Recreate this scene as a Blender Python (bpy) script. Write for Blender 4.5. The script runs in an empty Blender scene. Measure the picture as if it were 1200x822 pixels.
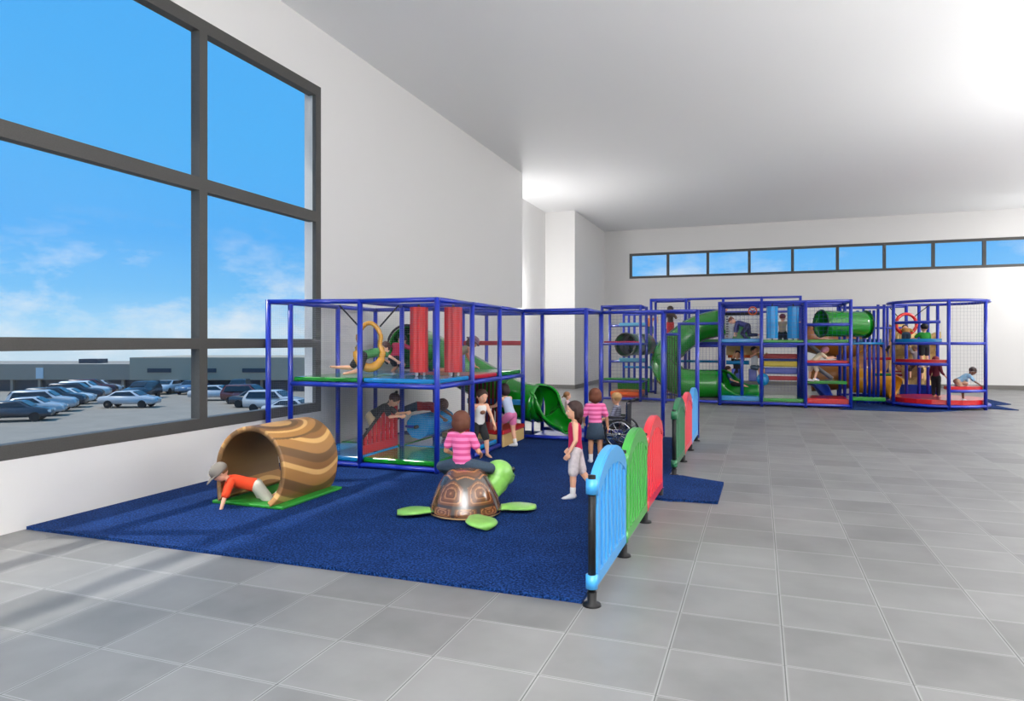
import bpy, bmesh, math, random
from mathutils import Vector as V, Matrix
random.seed(7)
sc = bpy.context.scene
COL = sc.collection
PI = math.pi
H0 = 1.76                       # eye height
TA = 289.5/800.0
CA, SA = 1/math.sqrt(1+TA*TA), TA/math.sqrt(1+TA*TA)   # camera yaw: 19.9 degrees left of +Y

def W(px, d, z):
    """world point seen in column px of the survey picture, at distance d along the viewing axis and height z"""
    u = (px-600)/800.0
    return V((d*(-SA+CA*u), d*(CA+SA*u), z))
def G(px, py, z=0.0):
    return W(px, 800.0*(H0-z)/(py-401), z)
def Q(px, py, d):
    return W(px, d, H0-(py-401)/800.0*d)

# ---------------------------------------------------------------- materials
MATS = {}
def s2l(c):
    return tuple(((x/255.0)/12.92 if x/255.0 <= 0.04045 else ((x/255.0+0.055)/1.055)**2.4) for x in c)
def mat(name, rgb=(200,200,200), rough=0.5, metal=0.0, coat=0.0, noise=0.0, nscale=20.0, bump=0.0, spec=0.5, attr=None):
    if name in MATS: return MATS[name]
    m = bpy.data.materials.new(name); m.use_nodes = True
    nt = m.node_tree; b = nt.nodes['Principled BSDF']
    c = s2l(rgb)
    b.inputs['Base Color'].default_value = (*c, 1)
    b.inputs['Roughness'].default_value = rough
    b.inputs['Metallic'].default_value = metal
    b.inputs['Coat Weight'].default_value = coat
    b.inputs['Coat Roughness'].default_value = 0.08
    b.inputs['Specular IOR Level'].default_value = spec
    if attr:
        a = nt.nodes.new('ShaderNodeAttribute'); a.attribute_name = attr
        nt.links.new(a.outputs['Color'], b.inputs['Base Color'])
    elif noise > 0 or bump > 0:
        tc = nt.nodes.new('ShaderNodeTexCoord')
        n = nt.nodes.new('ShaderNodeTexNoise'); n.inputs['Scale'].default_value = nscale; n.inputs['Detail'].default_value = 4
        nt.links.new(tc.outputs['Object'], n.inputs['Vector'])
        if noise > 0:
            r = nt.nodes.new('ShaderNodeValToRGB')
            r.color_ramp.elements[0].position = 0.3; r.color_ramp.elements[1].position = 0.7
            r.color_ramp.elements[0].color = (*[x*(1-noise) for x in c], 1)
            r.color_ramp.elements[1].color = (*[min(1, x*(1+noise)) for x in c], 1)
            nt.links.new(n.outputs['Fac'], r.inputs['Fac']); nt.links.new(r.outputs['Color'], b.inputs['Base Color'])
        if bump > 0:
            bp = nt.nodes.new('ShaderNodeBump'); bp.inputs['Strength'].default_value = bump; bp.inputs['Distance'].default_value = 0.01
            nt.links.new(n.outputs['Fac'], bp.inputs['Height']); nt.links.new(bp.outputs['Normal'], b.inputs['Normal'])
    MATS[name] = m
    return m
def stripes(name, rgb_a, rgb_b, period=0.07, axis='Z', rough=0.75, duty=0.5):
    if name in MATS: return MATS[name]
    m = bpy.data.materials.new(name); m.use_nodes = True
    nt = m.node_tree; b = nt.nodes['Principled BSDF']; b.inputs['Roughness'].default_value = rough
    tc = nt.nodes.new('ShaderNodeTexCoord'); sp = nt.nodes.new('ShaderNodeSeparateXYZ')
    nt.links.new(tc.outputs['Object'], sp.inputs[0])
    d = nt.nodes.new('ShaderNodeMath'); d.operation = 'DIVIDE'; d.inputs[1].default_value = period
    f = nt.nodes.new('ShaderNodeMath'); f.operation = 'FRACT'
    r = nt.nodes.new('ShaderNodeValToRGB'); r.color_ramp.interpolation = 'CONSTANT'
    r.color_ramp.elements[0].color = (*s2l(rgb_a), 1); r.color_ramp.elements[1].position = duty; r.color_ramp.elements[1].color = (*s2l(rgb_b), 1)
    nt.links.new(sp.outputs[axis], d.inputs[0]); nt.links.new(d.outputs[0], f.inputs[0]); nt.links.new(f.outputs[0], r.inputs['Fac'])
    nt.links.new(r.outputs['Color'], b.inputs['Base Color'])
    MATS[name] = m
    return m

BLUE = mat('blue_foam_tube', (21,46,164), 0.32, coat=0.25, spec=0.5)
DBLUE = mat('blue_vinyl', (22,60,170), 0.3, coat=0.3)
CYAN = mat('cyan_vinyl', (16,128,190), 0.2, coat=0.5)
RED = mat('red_vinyl', (190,8,16), 0.28, coat=0.4)
DRED = mat('dull_red_vinyl', (168,36,46), 0.5)
GREEN = mat('green_vinyl', (14,128,28), 0.22, coat=0.5)
GPLAS = mat('green_plastic', (12,130,24), 0.18, coat=0.7)
YEL = mat('yellow_vinyl', (214,188,40), 0.35)
AMBER = mat('amber_plastic', (212,150,36), 0.2, coat=0.6)
TAN = mat('tan_vinyl', (205,172,112), 0.55)
BROWNP = mat('brown_plastic', (150,92,30), 0.3, coat=0.4)
BLACK = mat('black_rubber', (22,22,24), 0.5)
BLACKM = mat('black_powder_coat', (17,17,19), 0.5, spec=0.3)
NETM = mat('grey_net_cord', (150,152,160), 0.8)
NETD = mat('blue_net_cord', (70,80,150), 0.8)
WHITE = mat('white_vinyl', (232,232,232), 0.4)
CHROME = mat('chrome', (190,192,196), 0.2, metal=1.0)
ORANGE = mat('orange_vinyl', (226,92,20), 0.35)
STRAP = mat('black_webbing', (16,16,18), 0.8)

# ---------------------------------------------------------------- object helpers
def mk(name, bm, m, parent=None, smooth=False, loc=None):
    """link bm as one mesh object; geometry is given in world space, the origin goes to the base centre of the thing"""
    bm.normal_update()
    if loc is not None:
        bmesh.ops.translate(bm, verts=bm.verts, vec=-V(loc))
    elif parent is not None and parent.get('_loc') is not None:
        bmesh.ops.translate(bm, verts=bm.verts, vec=-V(parent['_loc']))
    elif parent is not None and parent.type == 'EMPTY':
        bmesh.ops.translate(bm, verts=bm.verts, vec=-parent.location)
    me = bpy.data.meshes.new(name); bm.to_mesh(me); bm.free()
    if smooth:
        for p in me.polygons: p.use_smooth = True
    me.materials.append(m)
    o = bpy.data.objects.new(name, me); COL.objects.link(o)
    if loc is not None: o.location = loc
    if parent is not None: o.parent = parent
    return o
def tag(o, label, cat, group=None, kind=None):
    if label: o['label'] = label
    if cat: o['category'] = cat
    if group: o['group'] = group
    if kind: o['kind'] = kind
    return o
def thing(name, label, cat, loc=(0,0,0), group=None):
    o = bpy.data.objects.new(name, None); COL.objects.link(o); o.location = loc
    o.empty_display_size = 0.1
    return tag(o, label, cat, group)
def sub(name, bm, m, part, smooth=False):
    """a sub-part: parent is a mesh part whose data sit in its thing's frame"""
    root = part.parent
    off = root.location if root is not None else part.location
    bmesh.ops.translate(bm, verts=bm.verts, vec=-V(off))
    me = bpy.data.meshes.new(name); bm.to_mesh(me); bm.free()
    if smooth:
        for p in me.polygons: p.use_smooth = True
    me.materials.append(m)
    o = bpy.data.objects.new(name, me); COL.objects.link(o); o.parent = part
    return o
def struct(o):
    o['kind'] = 'structure'; return o
def dup(root, loc=None, rotz=None, label=None):
    r = root.copy(); COL.objects.link(r)
    if loc is not None: r.location = loc
    if rotz is not None: r.rotation_euler = (0,0,rotz)
    if label: r['label'] = label
    for ch in list(root.children):
        c = ch.copy(); COL.objects.link(c); c.parent = r
        for g in list(ch.children):
            d = g.copy(); COL.objects.link(d); d.parent = c
    return r

# ---------------------------------------------------------------- mesh helpers
def box(bm, lo, hi, bev=0.0):
    vs = [bm.verts.new((x,y,z)) for x in (lo[0],hi[0]) for y in (lo[1],hi[1]) for z in (lo[2],hi[2])]
    fs = [(0,1,3,2),(4,6,7,5),(0,4,5,1),(2,3,7,6),(0,2,6,4),(1,5,7,3)]
    faces = [bm.faces.new([vs[i] for i in f]) for f in fs]
    if bev > 0:
        es = list({e for f in faces for e in f.edges})
        bmesh.ops.bevel(bm, geom=es, offset=bev, segments=3, affect='EDGES', profile=0.5)
    return bm
def B(lo, hi, bev=0.0):
    return box(bmesh.new(), lo, hi, bev)
def obox(bm, c, ax, ay, az, bev=0.0):
    """oriented box: centre and three half-axis vectors"""
    c, ax, ay, az = V(c), V(ax), V(ay), V(az)
    vs = [bm.verts.new(c+ax*i+ay*j+az*k) for i in (-1,1) for j in (-1,1) for k in (-1,1)]
    fs = [(0,1,3,2),(4,6,7,5),(0,4,5,1),(2,3,7,6),(0,2,6,4),(1,5,7,3)]
    faces = [bm.faces.new([vs[i] for i in f]) for f in fs]
    if bev > 0:
        es = list({e for f in faces for e in f.edges})
        bmesh.ops.bevel(bm, geom=es, offset=bev, segments=3, affect='EDGES', profile=0.5)
    return bm
def frame_of(t, hint=(0,0,1)):
    t = V(t).normalized(); h = V(hint)
    if abs(t.dot(h.normalized())) > 0.97: h = V((0,1,0)) if abs(t.y) < 0.9 else V((1,0,0))
    a = t.cross(h).normalized(); b = a.cross(t).normalized()
    return a, b
def loft(bm, secs, n=12, caps=True):
    """secs: (centre, axis vector a with its radius, axis vector b with its radius)"""
    rings = []
    for c, a, b in secs:
        rings.append([bm.verts.new(V(c)+V(a)*math.cos(2*PI*i/n)+V(b)*math.sin(2*PI*i/n)) for i in range(n)])
    for r0, r1 in zip(rings, rings[1:]):
        for i in range(n):
            bm.faces.new((r0[i], r0[(i+1)%n], r1[(i+1)%n], r1[i]))
    if caps:
        bm.faces.new(list(reversed(rings[0]))); bm.faces.new(rings[-1])
    return bm
def tube(bm, p0, p1, r, n=12, r1=None):
    p0, p1 = V(p0), V(p1); a, b = frame_of(p1-p0)
    r1 = r if r1 is None else r1
    return loft(bm, [(p0, a*r, b*r), (p1, a*r1, b*r1)], n)
def smooth_path(pts, k=6):
    pts = [V(p) for p in pts]; out = []
    P = [pts[0]*2-pts[1]] + pts + [pts[-1]*2-pts[-2]]
    for i in range(1, len(P)-2):
        for j in range(k):
            t = j/k
            out.append(0.5*((2*P[i])+(P[i+1]-P[i-1])*t+(2*P[i-1]-5*P[i]+4*P[i+1]-P[i+2])*t*t+(3*P[i]-P[i-1]-3*P[i+1]+P[i+2])*t**3))
    out.append(pts[-1])
    return out
def sweep(bm, pts, r, n=10, closed=False):
    pts = [V(p) for p in pts]; secs = []
    N = len(pts)
    for i, p in enumerate(pts):
        t = (pts[(i+1)%N]-pts[i-1]) if closed else (pts[min(i+1,N-1)]-pts[max(i-1,0)])
        a, b = frame_of(t)
        secs.append((p, a*(r[i] if isinstance(r,(list,tuple)) else r), b*(r[i] if isinstance(r,(list,tuple)) else r)))
    if closed:
        rings = [[bm.verts.new(V(c)+V(a)*math.cos(2*PI*i/n)+V(b)*math.sin(2*PI*i/n)) for i in range(n)] for c,a,b in secs]
        for k in range(N):
            r0, r1 = rings[k], rings[(k+1)%N]
            for i in range(n): bm.faces.new((r0[i], r0[(i+1)%n], r1[(i+1)%n], r1[i]))
        return bm
    return loft(bm, secs, n)
def cap(bm, p0, r0, p1, r1, n=12, flat=1.0, side=None):
    """tapered capsule; flat squeezes it across `side`"""
    p0, p1 = V(p0), V(p1); t = (p1-p0)
    if t.length < 1e-6: t = V((0,0,1e-3))
    tn = t.normalized()
    if side is not None:
        a = (V(side)-tn*V(side).dot(tn)).normalized(); b = tn.cross(a)
    else:
        a, b = frame_of(t)
    secs = []
    for k in (80, 55, 25):
        c, s = math.cos(math.radians(k)), math.sin(math.radians(k)); secs.append((p0-tn*r0*s, a*r0*c*flat, b*r0*c))
    secs.append((p0, a*r0*flat, b*r0)); secs.append((p1, a*r1*flat, b*r1))
    for k in (25, 55, 80):
        c, s = math.cos(math.radians(k)), math.sin(math.radians(k)); secs.append((p1+tn*r1*s, a*r1*c*flat, b*r1*c))
    return loft(bm, secs, n)
def ell(bm, c, rx, ry, rz, X=(1,0,0), Y=(0,1,0), Z=(0,0,1), nu=14, nv=9):
    c, X, Y, Z = V(c), V(X), V(Y), V(Z); secs = []
    for k in range(nv):
        t = -86+172*k/(nv-1); cc, s = math.cos(math.radians(t)), math.sin(math.radians(t))
        secs.append((c+Z*rz*s, X*rx*cc, Y*ry*cc))
    return loft(bm, secs, nu)
def wires(bm, p, u, v, du=0.029, dv=0.029, r=0.0006):
    """a knotted net panel: real cords running along u and along v"""
    p, u, v = V(p), V(u), V(v)
    def cord(a, b):
        x, y = frame_of(b-a)
        q = [(x*math.cos(k*2*PI/3)+y*math.sin(k*2*PI/3))*r for k in range(3)]
        A = [bm.verts.new(a+w) for w in q]; Bv = [bm.verts.new(b+w) for w in q]
        for k in range(3): bm.faces.new((A[k], A[(k+1)%3], Bv[(k+1)%3], Bv[k]))
    nu_, nv_ = max(1, round(u.length/du)), max(1, round(v.length/dv))
    for i in range(nu_+1): cord(p+u*(i/nu_), p+u*(i/nu_)+v)
    for j in range(nv_+1): cord(p+v*(j/nv_), p+v*(j/nv_)+u)
    return bm
def half_pipe(pts, r, th, opening, n=28, up=None):
    """tube slide wall with real thickness; opening(i,N) gives the half-angle left open around the opening side `up`"""
    bm = bmesh.new(); pts = [V(p) for p in pts]; N = len(pts); rows = []
    for i, p in enumerate(pts):
        t = (pts[min(i+1,N-1)]-pts[max(i-1,0)]).normalized()
        h = V((0,0,1)) if up is None else V(up)
        a = t.cross(h).normalized(); b = a.cross(t).normalized()
        op = opening(i, N); rr = r(i,N) if callable(r) else r; row = []
        for rad in (rr, rr-th):
            for k in range(n+1):
                ang = PI/2+op+(2*PI-2*op)*k/n
                row.append(bm.verts.new(p+a*rad*math.cos(ang)+b*rad*math.sin(ang)))
        rows.append(row)
    m = n+1
    for i in range(N-1):
        r0, r1 = rows[i], rows[i+1]
        for k in range(n):
            bm.faces.new((r0[k], r0[k+1], r1[k+1], r1[k])); bm.faces.new((r0[m+k], r1[m+k], r1[m+k+1], r0[m+k+1]))
        bm.faces.new((r0[0], r1[0], r1[m], r0[m])); bm.faces.new((r0[n], r0[m+n], r1[m+n], r1[n]))
    for row, fl in ((rows[0], 0), (rows[-1], 1)):
        for k in range(n):
            q = (row[k], row[m+k], row[m+k+1], row[k+1]); bm.faces.new(q if not fl else tuple(reversed(q)))
    bmesh.ops.recalc_face_normals(bm, faces=bm.faces)
    return bm
def ring_bm(c, axis, r, th, n=32, m=8):
    bm = bmesh.new(); a, b = frame_of(axis); c = V(c)
    return sweep(bm, [c+a*r*math.cos(2*PI*i/n)+b*r*math.sin(2*PI*i/n) for i in range(n)], th, m, closed=True)
# ================================================================= ROOM
XL, ZC, YB = -6.48, 6.68, 30.0
wallm = mat('white_wall_paint', (219,218,217), 0.7, bump=0.02, nscale=60)
ceilm = mat('white_ceiling_paint', (236,236,237), 0.8)
basem = mat('grey_skirting', (108,106,102), 0.6)
framem = mat('dark_bronze_frame', (68,67,65), 0.55, noise=0.18, nscale=90)
revealm = mat('pale_reveal', (206,200,192), 0.7)

def nmath(nt, op, a, b=None, clamp=False):
    n = nt.nodes.new('ShaderNodeMath'); n.operation = op; n.use_clamp = clamp
    for i, v in enumerate((a, b)):
        if v is None: continue
        if isinstance(v, (int, float)): n.inputs[i].default_value = v
        else: nt.links.new(v, n.inputs[i])
    return n.outputs[0]
def tile_material():
    m = bpy.data.materials.new('grey_porcelain_tile'); m.use_nodes = True
    nt = m.node_tree; b = nt.nodes['Principled BSDF']
    g = nt.nodes.new('ShaderNodeNewGeometry'); sp = nt.nodes.new('ShaderNodeSeparateXYZ'); nt.links.new(g.outputs['Position'], sp.inputs[0])
    tx, ty = 0.615, 0.553
    ux = nmath(nt, 'DIVIDE', nmath(nt, 'SUBTRACT', sp.outputs['X'], 0.131), tx)
    uy = nmath(nt, 'DIVIDE', nmath(nt, 'SUBTRACT', sp.outputs['Y'], 4.545), ty)
    def edge(u, size):
        f = nmath(nt, 'FRACT', u)
        return nmath(nt, 'MULTIPLY', nmath(nt, 'MINIMUM', f, nmath(nt, 'SUBTRACT', 1.0, f)), size)
    ex, ey = edge(ux, tx), edge(uy, ty)
    e = nmath(nt, 'MINIMUM', ex, ey)
    joint = nmath(nt, 'LESS_THAN', nmath(nt, 'MINIMUM', ex, nmath(nt, 'MULTIPLY', ey, 1.7)), 0.0036)
    mr = nt.nodes.new('ShaderNodeMapRange'); mr.inputs['From Min'].default_value = 0.003; mr.inputs['From Max'].default_value = 0.016
    mr.inputs['To Min'].default_value = 1.0; mr.inputs['To Max'].default_value = 0.0; nt.links.new(e, mr.inputs['Value'])
    cmb = nt.nodes.new('ShaderNodeCombineXYZ'); nt.links.new(nmath(nt,'FLOOR',ux), cmb.inputs[0]); nt.links.new(nmath(nt,'FLOOR',uy), cmb.inputs[1])
    wn = nt.nodes.new('ShaderNodeTexWhiteNoise'); wn.noise_dimensions = '3D'; nt.links.new(cmb.outputs[0], wn.inputs['Vector'])
    # soft clouding of the glaze, shifted per tile
    add = nt.nodes.new('ShaderNodeVectorMath'); add.operation = 'MULTIPLY_ADD'; add.inputs[1].default_value = (9,9,9)
    nt.links.new(wn.outputs['Color'], add.inputs[0]); nt.links.new(g.outputs['Position'], add.inputs[2])
    no = nt.nodes.new('ShaderNodeTexNoise'); no.inputs['Scale'].default_value = 2.2; no.inputs['Detail'].default_value = 5; nt.links.new(add.outputs[0], no.inputs['Vector'])
    v = nmath(nt, 'ADD', nmath(nt, 'MULTIPLY', wn.outputs['Value'], 0.055), nmath(nt, 'MULTIPLY', no.outputs['Fac'], 0.12))
    v = nmath(nt, 'ADD', v, 0.108)
    v = nmath(nt, 'ADD', v, nmath(nt, 'MULTIPLY', mr.outputs[0], 0.14))
    v = nmath(nt, 'MULTIPLY', v, nmath(nt, 'SUBTRACT', 1.0, nmath(nt, 'MULTIPLY', joint, 0.72)))
    c = nt.nodes.new('ShaderNodeCombineColor')
    nt.links.new(v, c.inputs[0]); nt.links.new(nmath(nt,'MULTIPLY',v,0.995), c.inputs[1]); nt.links.new(nmath(nt,'MULTIPLY',v,0.985), c.inputs[2])
    nt.links.new(c.outputs[0], b.inputs['Base Color']); b.inputs['Roughness'].default_value = 0.42; b.inputs['Specular IOR Level'].default_value = 0.35
    return m
floor = struct(mk('floor', B((-7.9,-6.2,-0.2),(16.2,30.2,0)), tile_material()))
struct(mk('ceiling', B((-7.9,-6.2,ZC),(16.2,30.2,ZC+0.2)), ceilm))
WY0, WY1, WZ0, WZ1 = -2.99, 9.07, 0.675, 5.76
bm = bmesh.new()
box(bm, (XL-0.305,-6.2,0),(XL,WY0,ZC)); box(bm, (XL-0.305,WY0,0),(XL,WY1,WZ0)); box(bm, (XL-0.305,WY0,WZ1),(XL,WY1,ZC))
box(bm, (XL-0.305,WY1,0),(XL,18.8,ZC)); box(bm, (-7.85,18.6,0),(XL-0.305,18.8,ZC))
box(bm, (-7.85,18.8,0),(-7.63,24.8,ZC)); box(bm, (-7.85,24.8,0),(XL,30.2,ZC))
struct(mk('wall_left', bm, wallm))
struct(mk('wall_right', B((16,-6.2,0),(16.2,30.2,ZC)), wallm))
struct(mk('wall_front', B((XL,-6.2,0),(16,-6.0,ZC)), wallm))
BX0, BZ0, BZ1, BS = -5.36, 4.54, 5.64, 1.66
BXN = BX0+BS*12
bm = bmesh.new()
box(bm, (XL,YB,0),(16,YB+0.2,BZ0)); box(bm, (XL,YB,BZ1),(16,YB+0.2,ZC)); box(bm, (XL,YB,BZ0),(BX0,YB+0.2,BZ1)); box(bm, (BXN,YB,BZ0),(16,YB+0.2,BZ1))
struct(mk('wall_back', bm, wallm))
bm = bmesh.new(); box(bm, (XL,YB-0.015,0),(16,YB,0.15)); struct(mk('baseboard_back', bm, basem))
bm = bmesh.new(); box(bm, (XL,24.785,0),(XL+0.015,YB-0.015,0.15)); box(bm, (-7.63,24.785,0),(XL,24.8,0.15)); box(bm, (-7.63,18.8,0),(-7.615,24.785,0.15))
struct(mk('baseboard_left', bm, basem))

# clear glass that lets the sun in
def glass_material():
    m = bpy.data.materials.new('clear_window_glass'); m.use_nodes = True; nt = m.node_tree
    for n in list(nt.nodes): nt.nodes.remove(n)
    o = nt.nodes.new('ShaderNodeOutputMaterial'); mx = nt.nodes.new('ShaderNodeMixShader'); t = nt.nodes.new('ShaderNodeBsdfTransparent'); g = nt.nodes.new('ShaderNodeBsdfGlossy')
    g.inputs['Roughness'].default_value = 0.35; mx.inputs[0].default_value = 0.012; t.inputs[0].default_value = (0.985,0.99,0.99,1)
    nt.links.new(t.outputs[0], mx.inputs[1]); nt.links.new(g.outputs[0], mx.inputs[2]); nt.links.new(mx.outputs[0], o.inputs[0])
    return m
GLASS = glass_material()
bm = bmesh.new()
vc = [9.005, 6.657, 4.17, 1.80, -0.56, -2.925]
for y in vc: box(bm, (XL-(0.06 if y > 9 else 0.13),y-0.065,WZ0),(XL+0.004,y+0.065,WZ1))
hz = [(0.675,0.815),(1.675,1.805),(3.63,3.79),(5.60,5.76)]
for a, b in hz:
    for y1, y0 in zip(vc, vc[1:]): box(bm, (XL-0.13,y0+0.065,a),(XL+0.004,y1-0.065,b))
w1 = struct(mk('window_1', bm, framem))
for y1, y0 in zip(vc, vc[1:]):
    for (a, b), (c, d) in zip(hz, hz[1:]):
        mk('pane', B((XL-0.072,y0+0.06,b-0.005),(XL-0.066,y1-0.06,c+0.005)), GLASS, w1)
bm = bmesh.new(); fr = 0.1
box(bm, (BX0,YB-0.02,BZ0),(BXN,YB+0.1,BZ0+fr)); box(bm, (BX0,YB-0.02,BZ1-fr),(BXN,YB+0.1,BZ1))
for k in range(13):
    x = BX0+BS*k; box(bm, (x-(0 if k == 0 else 0.055),YB-0.02,BZ0+fr),(x+(0.11 if k == 0 else (0 if k == 12 else 0.055)),YB+0.1,BZ1-fr))
w2 = struct(mk('window_2', bm, framem))
for k in range(12): mk('pane', B((BX0+BS*k+0.05,YB+0.04,BZ0+fr-0.005),(BX0+BS*(k+1)-0.05,YB+0.046,BZ1-fr+0.005)), GLASS, w2)

# ================================================================= WORLD, SUN, WALL LAMPS, ADDED FILL LIGHTS
wd = bpy.data.worlds.new('sky'); sc.world = wd; wd.use_nodes = True
nt = wd.node_tree; bg = nt.nodes['Background']
tc = nt.nodes.new('ShaderNodeTexCoord'); sp = nt.nodes.new('ShaderNodeSeparateXYZ'); nt.links.new(tc.outputs['Generated'], sp.inputs[0])
rmp = nt.nodes.new('ShaderNodeValToRGB'); cr = rmp.color_ramp
mrz = nt.nodes.new('ShaderNodeMapRange'); mrz.inputs['From Min'].default_value = -0.1; mrz.inputs['From Max'].default_value = 0.5; nt.links.new(sp.outputs['Z'], mrz.inputs['Value'])
stops = [(0.0,(214,228,238)),(0.15,(196,222,240)),(0.20,(160,215,250)),(0.28,(120,195,250)),(0.40,(88,178,250)),(0.60,(84,180,250)),(1.0,(80,176,250))]
cr.elements[0].position = 0; cr.elements[0].color = (*s2l(stops[0][1]),1); cr.elements[1].position = 1; cr.elements[1].color = (*s2l(stops[-1][1]),1)
for p, c in stops[1:-1]:
    e = cr.elements.new(p); e.color = (*s2l(c),1)
nt.links.new(mrz.outputs[0], rmp.inputs['Fac'])
mp = nt.nodes.new('ShaderNodeMapping'); mp.inputs['Scale'].default_value = (1,1,2.2); mp.inputs['Location'].default_value = (0.35,0.2,0.0); nt.links.new(tc.outputs['Generated'], mp.inputs[0])
cn = nt.nodes.new('ShaderNodeTexNoise'); cn.inputs['Scale'].default_value = 6.5; cn.inputs['Detail'].default_value = 9; cn.inputs['Roughness'].default_value = 0.62; nt.links.new(mp.outputs[0], cn.inputs['Vector'])
c1 = nt.nodes.new('ShaderNodeMapRange'); c1.inputs['From Min'].default_value = 0.47; c1.inputs['From Max'].default_value = 0.66; nt.links.new(cn.outputs['Fac'], c1.inputs['Value'])
band = nt.nodes.new('ShaderNodeMapRange'); band.inputs['From Min'].default_value = 0.17; band.inputs['From Max'].default_value = 0.07; nt.links.new(sp.outputs['Z'], band.inputs['Value'])
amt = nmath(nt, 'MULTIPLY', nmath(nt, 'MULTIPLY', c1.outputs[0], band.outputs[0]), 0.8)
mx = nt.nodes.new('ShaderNodeMix'); mx.data_type = 'RGBA'
nt.links.new(amt, mx.inputs['Factor']); nt.links.new(rmp.outputs['Color'], mx.inputs[6]); mx.inputs[7].default_value = (*s2l((232,240,248)),1)
nt.links.new(mx.outputs[2], bg.inputs['Color']); bg.inputs['Strength'].default_value = 1.0

sun = bpy.data.lights.new('sun', 'SUN'); sun.energy = 3.6; sun.angle = math.radians(1.6); sun.color = (1.0,0.97,0.9)
so = bpy.data.objects.new('sun', sun); COL.objects.link(so); so.rotation_euler = V((0.56,0.22,-1.0)).to_track_quat('-Z','Y').to_euler()
def lamp(name, loc, watts, rad=0.5, col=(1,0.99,0.975)):
    l = bpy.data.lights.new(name, 'POINT'); l.energy = watts; l.shadow_soft_size = rad; l.color = col
    o = bpy.data.objects.new(name, l); COL.objects.link(o); o.location = loc; return o
LK = 1.0
def panel(name, loc, size, watts, up=False, col=(1,0.99,0.975)):
    l = bpy.data.lights.new(name, 'AREA'); l.energy = watts; l.shape = 'SQUARE'; l.size = size; l.color = col
    o = bpy.data.objects.new(name, l); COL.objects.link(o); o.location = loc
    if up: o.rotation_euler = (PI,0,0)
    return o
panel('added_overhead_fill', (-1.5,-2.5,6.6), 4.5, 180)  # added out-of-view fill lights under the ceiling, no real fittings; brighten the room
panel('added_overhead_fill', (5.5,1.0,6.6), 4.5, 150)
panel('added_overhead_fill', (12.5,9.0,6.6), 4.5, 750)
panel('added_overhead_fill', (13.5,19.0,6.6), 4.0, 1150)
panel('added_upward_fill', (1.0,-4.0,3.4), 3.0, 2300, True)  # upward-facing fill lights added outside the view only to brighten the ceiling
panel('added_upward_fill', (5.3,6.5,2.2), 2.0, 420, True)
panel('added_upward_fill', (7.6,14.0,2.3), 3.0, 360, True)
panel('added_upward_fill', (11.5,9.0,2.4), 3.0, 380, True)
panel('added_upward_fill', (13.0,21.0,2.4), 3.0, 330, True)
lamp('wall_lamp', (9.7,28.0,4.0), 150, 0.25)
lamp('wall_lamp', (-7.2,21.0,3.3), 350, 0.2)

# ================================================================= CAMERA
cam = bpy.data.cameras.new('camera'); co = bpy.data.objects.new('camera', cam); COL.objects.link(co)
cam.sensor_width = 36.0; cam.lens = 24.0; cam.shift_y = -10.0/1200.0; cam.clip_end = 500
co.location = (0,0,H0); co.rotation_euler = (PI/2, 0, math.atan(TA)); sc.camera = co
vs = sc.view_settings; vs.view_transform = 'Standard'; vs.look = 'None'; vs.gamma = 1.0; vs.exposure = 0.0; vs.use_curve_mapping = False
sc.cycles.max_bounces = 8; sc.cycles.transparent_max_bounces = 24

# ================================================================= OUTSIDE: parking lot and low building
ZG = H0-5.5
asph = mat('pale_asphalt', (140,130,118), 0.9, noise=0.08, nscale=0.6)
o = mk('parking_lot', B((-120,-60,ZG-0.3),(-9,160,ZG)), asph); struct(o)
def bld():
    # long low shop building far across the lot; runs square to the view through the big window
    d = 76.0
    p0, p1 = W(-330,d,ZG), W(470,d,ZG); ax = (p1-p0); L = ax.length; ax.normalize(); ay = V((-ax.y,ax.x,0)); 
    if ay.dot(p0) < 0: ay = -ay
    o = thing('shop_building', 'long low grey building on the far side of the parking lot', 'building', p0)
    R = lambda s0,s1,t0,t1,z0,z1: obox(bmesh.new(), p0+ax*(s0+s1)/2+ay*(t0+t1)/2+V((0,0,(z0+z1)/2-ZG)), ax*(s1-s0)/2, ay*(t1-t0)/2, V((0,0,(z1-z0)/2)))
    top = H0-26/800*d
    wl = mat('grey_render_wall', (152,140,128), 0.9); dk = mat('dark_shopfront', (56,62,74), 0.5)
    mk('storefront', R(0,L,0.6,12,ZG,top-1.75), dk, o)
    mk('facade', R(0,L,0,12.6,top-1.75,top), wl, o)
    mk('entrance_gable', R(46,66,-0.4,12,top-1.75,top+0.75), mat('warm_render_wall',(168,154,136),0.9), o)
    mk('rooftop_unit', R(38.2,40.4,3,5,top,top+0.5), dk, o)
    mk('sign_panel', R(35.4,36.2,-0.1,0.02,top-1.6,top-0.4), mat('pale_panel',(196,205,212),0.8), o)
    for s in (48.0,53.0,58.5): mk('shop_window', R(s,s+2.6,-0.5,-0.38,top-0.9,top-0.45), dk, o)
    for k in range(26):
        s = 1.5+k*3.1; mk('pillar', obox(bmesh.new(), p0+ax*s+ay*0.3+V((0,0,(top-1.75-ZG)/2)), ax*0.14, ay*0.14, V((0,0,(top-1.75-ZG)/2))), wl, o)
bld()
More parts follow.
